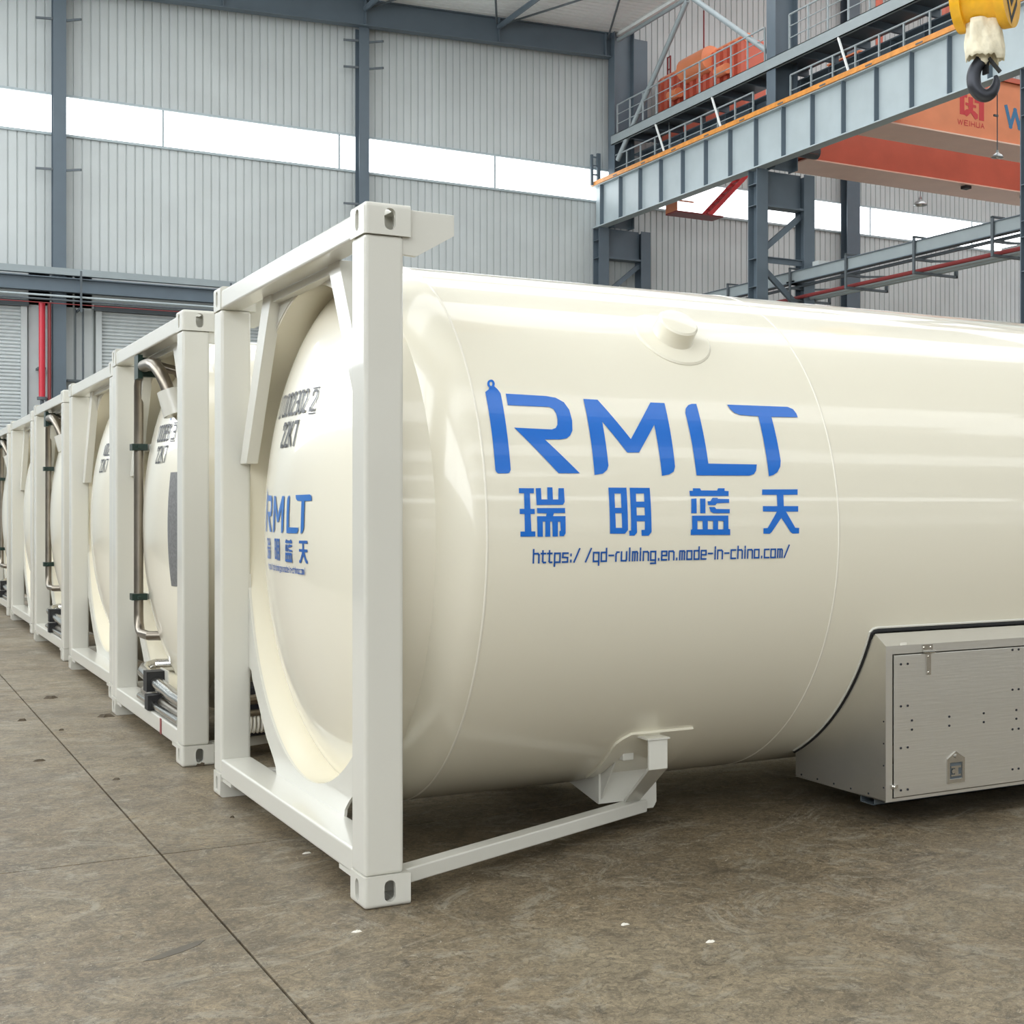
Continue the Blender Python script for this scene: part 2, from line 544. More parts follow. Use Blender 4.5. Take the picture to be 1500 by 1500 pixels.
# roof of this bay (sloping up to the right), ribbed where it is seen, with translucent roof lights; unseen rear strips added to brighten the far wall
SKY = [(-36, -32), (-24, -20), (-12, -8), (3.0, 7.5), (13, 18), (20.5, 25.5), (27.0, 32.0)]
rb = MB()
def roofquad(mb, y0, y1, dz=0.0):
    mb.add([(XL, y0, zroof(XL) + dz), (21.2, y0, zroof(21.2) + dz), (21.2, y1, zroof(21.2) + dz), (XL, y1, zroof(XL) + dz)], [(0, 1, 2, 3)])
y = YF
for a, b in SKY:
    roofquad(rb, y, a)
    y = b
roofquad(rb, y, 32.5)
yy = 32.5
while yy < YW:
    e = min(yy + .28, YW)
    g = e - .06
    pts = [(yy, 0), (g, 0), (g + .015, .05), (e - .015, .05), (e, 0)]
    for (p, q) in zip(pts, pts[1:]):
        rb.add([(XL, p[0], zroof(XL) + p[1]), (21.2, p[0], zroof(21.2) + p[1]), (21.2, q[0], zroof(21.2) + q[1]), (XL, q[0], zroof(XL) + q[1])], [(0, 1, 2, 3)])
    yy = e
ceiling = struct('ceiling', rb, M['deck'], label='white ribbed roof deck of the hall')
for a, b in SKY:
    k = MB()
    roofquad(k, a, b, 0.03)
    part('roof_light', k, M['sky'], ceiling)
# neighbouring bay: higher flat roof with unseen roof lights added to brighten the bay
r2 = MB()
y = YF
SKY2 = [(-34, -28), (-18, -12), (-2, 6), (12, 20), (24, 33)]
for a, b in SKY2:
    r2.add([(21.2, y, ROOF2), (XR, y, ROOF2), (XR, a, ROOF2), (21.2, a, ROOF2)], [(0, 1, 2, 3)])
    y = b
r2.add([(21.2, y, ROOF2), (XR, y, ROOF2), (XR, YW, ROOF2), (21.2, YW, ROOF2)], [(0, 1, 2, 3)])
part('high_roof_deck', r2, M['deck'], ceiling)
for a, b in SKY2:
    part('roof_light', MB().add([(21.2, a, ROOF2 + .03), (XR, a, ROOF2 + .03), (XR, b, ROOF2 + .03), (21.2, b, ROOF2 + .03)], [(0, 1, 2, 3)]), M['sky'], ceiling)
part('step_cladding', MB().box(21.2, YF, zroof(21.2) - .02, 21.25, YW, ROOF2), M['hall'], ceiling)
part('eaves_trim', MB().box(21.10, 24, zroof(21.1) - .10, 21.22, YW, zroof(21.2) + .02), M['deck'], ceiling)

# roller shutters in the far wall
def shutter(name, x0, x1, z1, label):
    mb = MB()
    z, pts = 0.0, []
    while z < z1:
        pts += [(YW + .03, z), (YW - .02, z + .03), (YW - .02, z + .07), (YW + .03, z + .095)]
        z += .1
    n = len(pts)
    mb.add([(x0, p[0], p[1]) for p in pts] + [(x1, p[0], p[1]) for p in pts], [(i, i + 1, i + 1 + n, i + n) for i in range(n - 1)])
    d = struct(name, mb, M['shutter'], label=label)
    part('guide_rail', MB().box(x0 - .16, YW - .10, 0, x0, YW - .01, z1), M['wall'], d)
    part('guide_rail', MB().box(x1, YW - .10, 0, x1 + .16, YW - .01, z1), M['wall'], d)
    part('hood', MB().box(x0 - .2, YW - .16, z1 - .02, x1 + .2, YW - .01, z1 + .16), M['dsteel'], d)
shutter('door_1', -3.0, 2.50, 7.10, 'pale roller shutter left of the red riser pipe')
shutter('door_2', 4.62, 9.80, 7.10, 'pale roller shutter right of the blue-grey wall column')

# ------------------------------------------------------------------ end-wall columns with their little bracket arms
def hcol(mb, x0, x1, y0, y1, z0, z1, web='y', t=.025):
    """H section: web along y (flanges face -Y/+Y) or along x (flanges face -X/+X)"""
    if web == 'y':
        xm = (x0 + x1) / 2
        mb.box(x0, y0, z0, x1, y0 + t, z1).box(x0, y1 - t, z0, x1, y1, z1).box(xm - t / 2, y0 + t, z0, xm + t / 2, y1 - t, z1)
    else:
        ym = (y0 + y1) / 2
        mb.box(x0, y0, z0, x0 + t, y1, z1).box(x1 - t, y0, z0, x1, y1, z1).box(x0 + t, ym - t / 2, z0, x1 - t, ym + t / 2, z1)
    return mb
def wall_column(x0, x1, ztop, arms, label):
    t = thing('wall_column', label, 'column', ((x0 + x1) / 2, 37.1, 0), 'end wall columns')
    xm = (x0 + x1) / 2
    part('shaft', hcol(MB(), x0 - xm, x1 - xm, 0.0, .40, 0, ztop), M['steel'], t)
    part('baseplate', MB().box(x0 - xm - .02, -.05, 0, x1 - xm + .02, .42, .03), M['dsteel'], t)
    for z in arms:
        k = MB().bar((x0 - xm, .05, z), (x0 - xm - .42, .25, z + .02), .05, .06).bar((x1 - xm, .05, z), (x1 - xm + .34, -.35, z - .02), .05, .06)
        part('bracket_arm', k, M['dsteel'], t)
    return t
wall_column(3.29, 3.63, zroof(3.4) - .8, [15.14, 10.93], 'blue-grey steel wall column beside the red riser pipe')
wall_column(12.09, 12.41, zroof(12.2) - .8, [16.01, 15.18, 10.92], 'blue-grey steel wall column between the two long window panes')
wall_column(31.20, 31.82, ROOF2, [], 'steel wall column of the far bay behind the orange crane')

# rafter along the end wall
rf = thing('end_rafter', 'deep blue-grey roof rafter running along the top of the end wall', 'rafter', (0, 36.9, 0))
def sl(mb, x0, x1, y0, y1, d0, d1):
    v = []
    for x in (x0, x1):
        zt = zroof(x)
        v += [(x, y0, zt - d0), (x, y1, zt - d0), (x, y1, zt - d1), (x, y0, zt - d1)]
    return mb.add(v, [(0, 1, 2, 3), (7, 6, 5, 4), (0, 4, 5, 1), (1, 5, 6, 2), (2, 6, 7, 3), (3, 7, 4, 0)])
part('web', sl(MB(), XL, 20.95, .12, .15, .03, .80), M['steel'], rf)
part('top_flange', sl(MB(), XL, 20.95, 0.0, .30, .0, .03), M['steel'], rf)
part('bottom_flange', sl(MB(), XL, 20.95, -.02, .32, .80, .83), M['steel'], rf)
for x in (-6.0, 3.46, 7.9, 12.25, 16.75, 20.7):
    part('stiffener', sl(MB(), x - .02, x + .02, .0, .12, .03, .80), M['steel'], rf)
# purlin struts and tie rods under the deck
for i, x in enumerate((12.25, 16.75)):
    p = part('roof_strut', MB().tube([(x, 36.95, zroof(x) - .30), (x, 27.5, zroof(x) - .30)], .09, 10), M['steel'], None, smooth=True)
    tag(p, ('round roof strut meeting the rafter above the wall column' if i == 0 else 'round roof strut meeting the rafter near the hall corner'), 'strut', 'roof struts')
for i, (p, q, lab) in enumerate([
        ((16.85, 36.9, zroof(16.8) - .22), (20.7, 27.6, zroof(20.7) - .22), 'thin roof tie rod rising right from the middle roof strut'),
        ((20.75, 36.9, zroof(20.7) - .24), (16.85, 27.6, zroof(16.8) - .24), 'thin roof tie rod ending in the hall corner'),
        ((16.65, 36.9, zroof(16.8) - .22), (12.4, 27.6, zroof(12.4) - .22), 'thin roof tie rod rising left from the middle roof strut'),
        ((12.4, 36.9, zroof(12.2) - .24), (16.65, 27.6, zroof(16.7) - .24), 'thin roof tie rod starting above the wall column')]):
    tag(part('tie_rod', MB().tube([p, q], .035, 8), M['dsteel'], None, smooth=True), lab, 'tie rod', 'roof tie rods')

# horizontal members on the end wall at shutter-head level
def along(name, x0, x1, z0, z1, y0, y1, m, label, cat):
    o = thing(name, label, cat, (x0, y0, z0))
    part('body', MB().box(0, 0, 0, x1 - x0, y1 - y0, z1 - z0), m, o)
    return o
along('wall_flashing_strip', XL + .1, 19.9, 7.95, 8.14, 36.85, 37.05, M['mid'], 'grey flashing channel above the shutters', 'flashing')
hb = thing('header_beam', 'blue-grey beam along the wall above the shutters', 'beam', (XL + .1, 36.78, 7.47))
part('web', MB().box(0, .12, 0, 41.5, .15, .40), M['steel'], hb)
part('top_flange', MB().box(0, 0, .37, 41.5, .28, .40), M['steel'], hb)
part('bottom_flange', MB().box(0, 0, 0, 41.5, .28, .03), M['steel'], hb)
part('wall_bracket', MB().box(8, .15, .05, 8.3, .78, .35).box(25.2, .15, .05, 25.5, .78, .35).box(34, .15, .05, 34.3, .78, .35), M['steel'], hb)
for z, r, m, lab in ((7.33, .03, M['pale'], 'thin white pipe below the header beam'), (7.22, .03, M['dsteel'], 'thin dark conduit below the white pipe'), (7.12, .014, M['dred'], 'thin red pipe line over the shutter heads')):
    tag(part('wall_pipe', MB().tube([(XL + .2, 36.72, z), (19.8, 36.72, z)], r, 8), m, None, smooth=True), lab, 'pipe')
for x, lab in ((3.95, 'thin dark hanger rod left of the second shutter'), (8.05, 'thin dark hanger frame over the second shutter')):
    h = thing('pipe_hanger', lab, 'hanger', (x, 36.6, 6.9))
    part('rod', MB().bar((0, 0, 0), (0, 0, 1.15), .05, .05), M['dsteel'], h)
    part('shelf', MB().bar((0, 0, .12), (0, .9, .12), .05, .06), M['dsteel'], h)
    part('shelf', MB().bar((0, 0, .95), (0, .9, .95), .05, .06), M['dsteel'], h)
rp_ = thing('riser_pipe', 'bright red fire riser pipe on the end wall', 'pipe', (2.99, 37.0, 0))
part('upper_pipe', MB().tube([(0, 0, 4.5), (0, 0, 7.15)], .085, 14), M['red'], rp_, smooth=True)
part('lower_pipe', MB().tube([(0, 0, 0), (0, 0, 4.5)], .05, 10), M['dsteel'], rp_, smooth=True)
part('flange', MB().tube([(0, 0, 4.45), (0, 0, 4.53)], .13, 14), M['dsteel'], rp_, smooth=True)
part('clip', MB().box(-.11, -.02, 5.3, .10, .5, 5.36), M['dsteel'], rp_)
rp3 = thing('riser_pipe', 'dark maroon riser pipe between the bright red one and the column', 'pipe', (3.185, 37.05, 0))
part('pipe_body', MB().tube([(0, 0, 0), (0, 0, 7.15)], .05, 10), M['dred'], rp3, smooth=True)
part('clip', MB().box(-.06, 0, 4.45, .06, .45, 4.51), M['dsteel'], rp3)
cd = thing('conduit_run', 'pair of thin dark conduits on the wall right of the column', 'conduit', (3.98, 37.35, 0))
part('conduit', MB().tube([(-.08, 0, 0), (-.08, 0, 7.1)], .022, 8), M['dsteel'], cd)
part('conduit', MB().tube([(.12, 0, 0), (.12, 0, 7.1)], .028, 8), M['dsteel'], cd)
part('clip', MB().box(-.3, -.03, 5.02, .25, .15, 5.08), M['dsteel'], cd)

# ================================================================== TANK CONTAINERS
CY, CZ, R = 1.219, 1.354, 1.207      # tank axis and radius
W, H, LEN = 2.438, 2.591, 6.058
HX, HD = .489, .44                   # head tangent line and dish depth

def oval(cx, cy, w, h, n=10):
    r = w / 2
    pts = []
    for k in range(n + 1):
        a = math.pi * k / n
        pts.append((cx + r * math.cos(a), cy + (h / 2 - r) + r * math.sin(a)))
    for k in range(n + 1):
        a = math.pi + math.pi * k / n
        pts.append((cx + r * math.cos(a), cy - (h / 2 - r) + r * math.sin(a)))
    return pts

def casting_mesh(top):
    """ISO corner casting: hollow rounded block with oval lashing holes; local corner at 0,0,0, outer faces at x=0 and y=0"""
    L_, B_, T_ = .178, .162, .118
    bm = bmesh.new()
    bmesh.ops.create_cube(bm, size=1)
    for v in bm.verts:
        v.co = Vector(((v.co.x + .5) * L_, (v.co.y + .5) * B_, (v.co.z + .5) * T_))
    bm.edges.ensure_lookup_table()
    zo = T_ if top else 0
    es = [e for e in bm.edges if (all(abs(v.co.x) < 1e-6 for v in e.verts) and all(abs(v.co.y) < 1e-6 for v in e.verts))
          or (all(abs(v.co.z - zo) < 1e-6 for v in e.verts) and (all(abs(v.co.x) < 1e-6 for v in e.verts) or all(abs(v.co.y) < 1e-6 for v in e.verts)))]
    bmesh.ops.bevel(bm, geom=es, offset=.016, segments=4, profile=.5, affect='EDGES')
    me = bpy.data.meshes.new('casting_raw')
    bm.to_mesh(me)
    bm.free()
    base = link('casting_raw', me)
    cutters = [MB().box(.022, .022, .022, L_ - .022, B_ - .022, T_ - .022),
               MB().prism(oval(.098, T_ / 2, .043, .080), 'y', -.03, .06),
               MB().prism(oval(.085, T_ / 2, .043, .080), 'x', -.03, .06),
               MB().prism(oval(.09, .081, .06, .11), 'z', T_ - .05 if top else -.02, T_ + .02 if top else .05)]
    tmp = []
    for c in cutters:
        o = link('cut', c.mesh('cut', M['white']))
        tmp.append(o)
        b = base.modifiers.new('b', 'BOOLEAN')
        b.operation = 'DIFFERENCE'
        b.solver = 'EXACT'
        b.object = o
    dg = bpy.context.evaluated_depsgraph_get()
    out = bpy.data.meshes.new_from_object(base.evaluated_get(dg))
    for o in tmp + [base]:
        bpy.data.objects.remove(o)
    out.materials.clear()
    out.materials.append(M['white'])
    out.name = 'corner_casting'
    return out

def mirror_mesh(me, mx=None, my=None, mz=None):
    n = me.copy()
    for v in n.vertices:
        if mx is not None: v.co.x = mx - v.co.x
        if my is not None: v.co.y = my - v.co.y
        if mz is not None: v.co.z = mz - v.co.z
    if sum(a is not None for a in (mx, my, mz)) % 2:
        n.flip_normals()
    return n

def arc(r, a0, a1, n, c=(CY, CZ)):
    return [(c[0] + r * math.cos(a0 + (a1 - a0) * k / n), c[1] + r * math.sin(a0 + (a1 - a0) * k / n)) for k in range(n + 1)]

PARTS = []      # (name, mesh, bevel, which)  which: 'all', 'plain' or 'piped' ends, 'first'
def P(name, me, bevel=0.0, which='all'):
    PARTS.append((name, me, bevel, which))

def both_ends(name, me, bevel=0.0, which='all'):
    P(name, me, bevel, which)
    P(name, mirror_mesh(me, mx=LEN), bevel, which)

ct, cb = casting_mesh(True), casting_mesh(False)
for me, z in ((cb, 0.0), (ct, H - .118)):
    near = me.copy()
    for v in near.vertices: v.co.z += z
    both_ends('corner_casting', near)
    both_ends('corner_casting', mirror_mesh(near, my=W))
post = MB().box(.004, .008, .118, .154, .163, H - .118).mesh('corner_post', M['white'])
both_ends('corner_post', post, .014)
both_ends('corner_post', mirror_mesh(post, my=W), .014)
both_ends('bottom_rail', MB().box(.006, .155, .098, .158, W - .155, .195).mesh('bottom_rail', M['white']), .010)
both_ends('rail_pad', MB().box(.012, .160, .080, .150, .34, .099).mesh('rail_pad', M['white']))
both_ends('rail_pad', MB().box(.012, W - .34, .080, .150, W - .160, .099).mesh('rail_pad', M['white']))
both_ends('top_rail', MB().box(.006, .155, H - .116, .112, W - .155, H - .022).mesh('top_rail', M['white']), .010)
# lower saddle plate with its round cut-out
aL = math.asin((.205 - CZ) / 1.12) if abs((.205 - CZ) / 1.12) < 1 else -math.pi / 2
def saddle_poly():
    r = 1.098
    left = [(2.277, 1.13), (2.277, .655), (2.225, .640), (2.205, .600), (1.93, .345), (1.80, .262), (1.755, .225), (1.745, .192)]
    right = [(W - p[0], p[1]) for p in reversed(left)]
    a0 = math.atan2(1.13 - CZ, -math.sqrt(max(0, r * r - (1.13 - CZ) ** 2)))
    a1 = math.atan2(1.13 - CZ, math.sqrt(max(0, r * r - (1.13 - CZ) ** 2)))
    inner = arc(r, a0 + 2 * math.pi, a1 + 2 * math.pi, 48)      # from the right tip round the bottom to the left tip
    return left + right + inner
both_ends('saddle_plate', MB().prism(saddle_poly(), 'x', .143, .155).mesh('saddle_plate', M['white']))
# upper tie plate with arched lower edge, between the two struts
ua = arc(1.112, math.radians(58), math.radians(122), 24)
up = [(W - 1.70, 2.477), (1.70, 2.477)] + ua
both_ends('tie_plate', MB().prism(up, 'x', .146, .155).mesh('tie_plate', M['white']))
both_ends('rail_web', MB().box(.108, .62, 2.440, .155, W - .62, 2.476).mesh('rail_web', M['white']))
# inclined struts from top rail to the skirt ring
stl = [(1.815, 2.478), (1.665, 2.478), (2.140, 1.690), (2.275, 1.690)]
st = MB().prism(stl, 'x', .098, .155).mesh('strut', M['white'])
both_ends('strut', st, .004)
both_ends('strut', mirror_mesh(st, my=W), .004)
# side gussets behind the top castings
gs = MB().prism([(.150, 2.408), (.205, 2.405), (.357, 2.497), (.357, 2.576), (.150, 2.578)], 'y', .018, .040).mesh('side_gusset', M['white'])
both_ends('side_gusset', gs, .003)
both_ends('side_gusset', mirror_mesh(gs, my=W), .003)
gt = MB().box(.152, .041, 2.562, .356, .150, 2.574).mesh('gusset_top', M['white'])
both_ends('gusset_top', gt)
both_ends('gusset_top', mirror_mesh(gt, my=W))
# skirt ring
sk = MB().lathe([(.150, 1.112), (.335, 1.112), (.335, 1.100), (.150, 1.100), (.150, 1.112)], 128, (CY, CZ)).mesh('skirt_ring', M['cream'], True)
both_ends('skirt_ring', sk)
# tank shell and dished heads
def headx(rr):
    return HX - HD * math.sqrt(max(0.0, 1 - (rr / R) ** 2))
nr = 40
prof = [(headx(R * math.sin(math.pi / 2 * k / nr)), max(.0005, R * math.sin(math.pi / 2 * k / nr))) for k in range(nr + 1)]
hm = MB().lathe(prof, 160, (CY, CZ)).mesh('dished_head', M['cream'], 'all')
both_ends('dished_head', hm)
shell = MB().lathe([(HX, R), (1.3, R), (2.175, R), (3.9, R), (LEN - HX, R)], 192, (CY, CZ)).mesh('tank_shell', M['cream'], 'all')
P('tank_shell', shell)
for x in (HX, 2.175):
    bead = [(x - .006, R - .002), (x - .004, R + .0022), (x + .004, R + .0022), (x + .006, R - .002)]
    P('weld_seam', MB().lathe(bead, 160, (CY, CZ)).mesh('weld_seam', M['weld'], 'all'))
# capped nozzle on its reinforcing pad, high on the near flank
def flank(x, s, dr=0.0):
    a = s / R
    return (x, CY - (R + dr) * math.cos(a), CZ + (R + dr) * math.sin(a))
def nozzle(which_y):
    mb = MB()
    cx, cs = 1.535, .975
    n = 40
    vs = []
    for rr, dr in ((.001, .012), (.09, .012), (.176, .010), (.184, .004), (.186, -.006)):
        for k in range(n):
            a = 2 * math.pi * k / n
            vs.append(flank(cx + rr * math.cos(a), cs + rr * math.sin(a), dr))
    fs = []
    for i in range(4):
        for k in range(n):
            fs.append((i * n + k, i * n + (k + 1) % n, (i + 1) * n + (k + 1) % n, (i + 1) * n + k))
    mb.add(vs, fs)
    return mb
P('nozzle_pad', nozzle(0).mesh('nozzle_pad', M['cream'], True))
nb = MB()
ang = .975 / R
nc = Vector(flank(1.535, .975, 0))
nd = Vector((0, -math.cos(ang), math.sin(ang)))
u1, u2 = Vector((1, 0, 0)), nd.cross(Vector((1, 0, 0)))
n = 40
vs, prof_n = [], [(0.0, .105), (.012, .096), (.055, .092), (.078, .092), (.086, .084), (.090, .03), (.090, .0005)]
for t, rr in prof_n:
    for k in range(n):
        a = 2 * math.pi * k / n
        vs.append(nc + nd * t + u1 * rr * math.cos(a) + u2 * rr * math.sin(a))
fs = [(i * n + k, i * n + (k + 1) % n, (i + 1) * n + (k + 1) % n, (i + 1) * n + k) for i in range(len(prof_n) - 1) for k in range(n)]
nb.add(vs, fs)
P('capped_nozzle', nb.mesh('capped_nozzle', M['cream'], True))
# bottom corner-to-saddle diagonal rails, saddles on curved pads
def side_set(mirror):
    def add(name, mb, m, bevel=0.0, smooth=False):
        me = mb.mesh(name, m, smooth)
        if mirror: me = mirror_mesh(me, my=W)
        both_ends(name, me, bevel)
    add('diagonal_rail', MB().bar((.165, .085, .090), (1.555, .70, .090), .075, .058), M['white'], .006)
    # longitudinal web plate of the saddle (faces outward, under the pad)
    add('saddle_web', MB().prism([(1.328, .119), (1.328, .255), (1.36, .30), (1.45, .29), (1.63, .27), (1.632, .10), (1.615, .072), (1.56, .072), (1.53, .119)], 'y', .690, .702), M['white'])
    # plates across the tank axis, reaching in under the shell
    add('saddle_cross_plate', MB().prism([(.703, .119), (.703, .285), (.80, .235), (1.02, .175)], 'x', 1.328, 1.338), M['white'])
    add('saddle_cross_plate', MB().prism([(.703, .080), (.703, .285), (.80, .235), (1.02, .175)], 'x', 1.622, 1.632), M['white'])
    add('saddle_wing', MB().prism([(.690, .275), (.690, .14), (.53, .37), (.60, .335)], 'x', 1.338, 1.346), M['white'])
    pad = MB()
    n, k = 22, 14
    vs = []
    def row(t):
        # rounded outline of the pad: x range shrinks near the top corners
        s = -1.42 + (-.965 + 1.42) * t
        e = .06 * max(0, (t - .8) / .2) ** 2
        return s, 1.262 + e + .03 * (1 - t), 1.675 - e * .6
    for layer in (.012, -.004):
        for i in range(k + 1):
            s, xa, xb = row(i / k)
            for j in range(n + 1):
                vs.append(flank(xa + (xb - xa) * j / n, s, layer))
    m_ = (n + 1) * (k + 1)
    fs = [(i * (n + 1) + j, i * (n + 1) + j + 1, (i + 1) * (n + 1) + j + 1, (i + 1) * (n + 1) + j) for i in range(k) for j in range(n)]
    ring = [j for j in range(n + 1)] + [i * (n + 1) + n for i in range(1, k + 1)] + [k * (n + 1) + j for j in range(n - 1, -1, -1)] + [i * (n + 1) for i in range(k - 1, 0, -1)]
    fs += [(ring[i], ring[(i + 1) % len(ring)], ring[(i + 1) % len(ring)] + m_, ring[i] + m_) for i in range(len(ring))]
    pad.add(vs, fs)
    add('saddle_pad', pad, M['cream'], 0.0, True)
    # outrigger stay: upright flat and inclined leg down to the rail end
    # folded flat: upright face and inclined leg, about 12 mm thick
    def strip(a, b, th):
        v = []
        for (xa, xb, y_, z_) in (a, b):
            v += [(xa, y_, z_), (xb, y_, z_), (xb, y_ + th[0], z_ + th[1]), (xa, y_ + th[0], z_ + th[1])]
        return v, [(3, 2, 1, 0), (4, 5, 6, 7), (0, 1, 5, 4), (1, 2, 6, 5), (2, 3, 7, 6), (3, 0, 4, 7)]
    add('stay', MB().add(*strip((1.368, 1.462, .300, .462), (1.368, 1.462, .300, .333), (.012, 0))), M['white'], .002)
    add('stay', MB().add(*strip((1.368, 1.462, .300, .333), (1.445, 1.525, .66, .119), (.008, .012))), M['white'], .002)
    add('stay_cap', MB().box(1.360, .294, .4625, 1.470, .46, .469), M['white'])
    add('lug', MB().box(1.345, .49, .345, 1.400, .60, .380), M['white'], .004)
side_set(False)
side_set(True)

# pipework on the piped ends (local to the end at x=0)
def pipe_parts():
    out = []
    X = .085
    out.append(('riser_tube', MB().tube([(.30, 1.30, 2.27), (.22, 1.28, 2.36), (X + .03, 1.36, 2.395), (X, 1.50, 2.395), (X, 1.72, 2.385), (X, 1.82, 2.36), (X, 1.855, 2.30), (X, 1.855, 1.9), (X, 1.855, .74), (X, 1.845, .68), (X, 1.80, .632), (X, 1.74, .618), (X + .02, 1.60, .612), (X + .22, 1.50, .61)], .031, 16), M['pipe'], True))
    out.append(('elbow', MB().tube([(X - .04, 1.42, 2.395), (X - .04, 1.18, 2.390), (X - .035, 1.05, 2.365), (X - .02, .96, 2.31), (X, .91, 2.24), (X + .02, .89, 2.17)], .040, 16), M['pipe'], True))
    out.append(('nozzle_boss', MB().tube([(X + .015, .885, 2.20), (X + .06, .86, 2.05)], [.075, .085], 20), M['white'], True))
    out.append(('pipe_clamp', MB().box(X - .075, 1.44, 2.315, X - .045, 1.58, 2.47).box(X - .06, 1.46, 2.33, X + .06, 1.53, 2.455), M['clamp'], False))
    for z in (1.88, .86):
        out.append(('pipe_clamp', MB().box(X - .05, 1.805, z - .022, X + .05, 1.905, z + .022).box(X - .02, 1.92, z - .008, X + .0, 2.0, z + .008).box(X - .02, 1.75, z - .008, X + .0, 1.79, z + .008), M['clamp'], False))
        out.append(('clamp_bracket', MB().box(X + .06, 1.70, z - .02, X + .10, 2.27, z + .02), M['white'], False))
    X2 = .075
    out.append(('drain_pipe', MB().tube([(.33, 1.62, .405), (.18, 1.74, .398), (X2 + .03, 1.70, .388), (X2, 1.60, .376), (X2, 1.2, .350), (X2, .75, .330), (X2, .60, .320), (X2, .2, .318)], .042, 16), M['chrome'], True))
    out.append(('drain_pipe', MB().tube([(.30, 1.64, .262), (.17, 1.70, .260), (X2 + .03, 1.66, .258), (X2, 1.56, .256), (X2, .9, .245), (X2, .2, .243)], .028, 14), M['pipe'], True))
    out.append(('drain_pipe', MB().tube([(.27, 1.60, .232), (.14, 1.60, .231), (X2 - .04, 1.50, .230), (X2 - .045, .2, .229)], .024, 14), M['chrome'], True))
    out.append(('pipe_clamp', MB().box(X2 - .06, 1.16, .292, X2 + .06, 1.28, .42), M['rubber'], False))
    out.append(('pipe_clamp', MB().box(X2 - .085, .98, .198, X2 + .05, 1.09, .292), M['rubber'], False))
    out.append(('support_plate', MB().box(X2 + .05, 1.06, .195, X2 + .058, 1.30, .43), M['white'], False))
    out.append(('threaded_stud', MB().tube([(.04, .62, .195), (.04, .62, .25)], .008, 8), M['iron'], False))
    return out
for nme, mb, m_, sm in pipe_parts():
    P(nme, mb.mesh(nme, m_, sm), 0.0, 'piped')

CONT = [
    (0.0, 0.0, 'plain', 'cream tank container nearest the viewer, with big blue lettering on its side'),
    (0.0, 3.213, 'piped', 'second tank container in the row, with upright steel pipe and dark data plate'),
    (0.104, 6.307, 'plain', 'third tank container in the row, without pipework on its end frame'),
    (0.133, 9.366, 'piped', 'fourth tank container in the row, with a thin upright pipe on its end'),
    (0.195, 12.613, 'plain', 'fifth tank container in the row, a plain end frame next to the last piped one'),
    (0.215, 15.654, 'piped', 'farthest tank container, cut by the left edge of the picture'),
]
roots = []
for i, (x, y, kind, lab) in enumerate(CONT):
    t = thing('tank_container', lab, 'tank container', (x, y, 0), 'row of tank containers')
    roots.append(t)
    for nme, me, bev, which in PARTS:
        if which in ('all', kind):
            link(nme, me, t, (0, 0, 0), bev, 3)

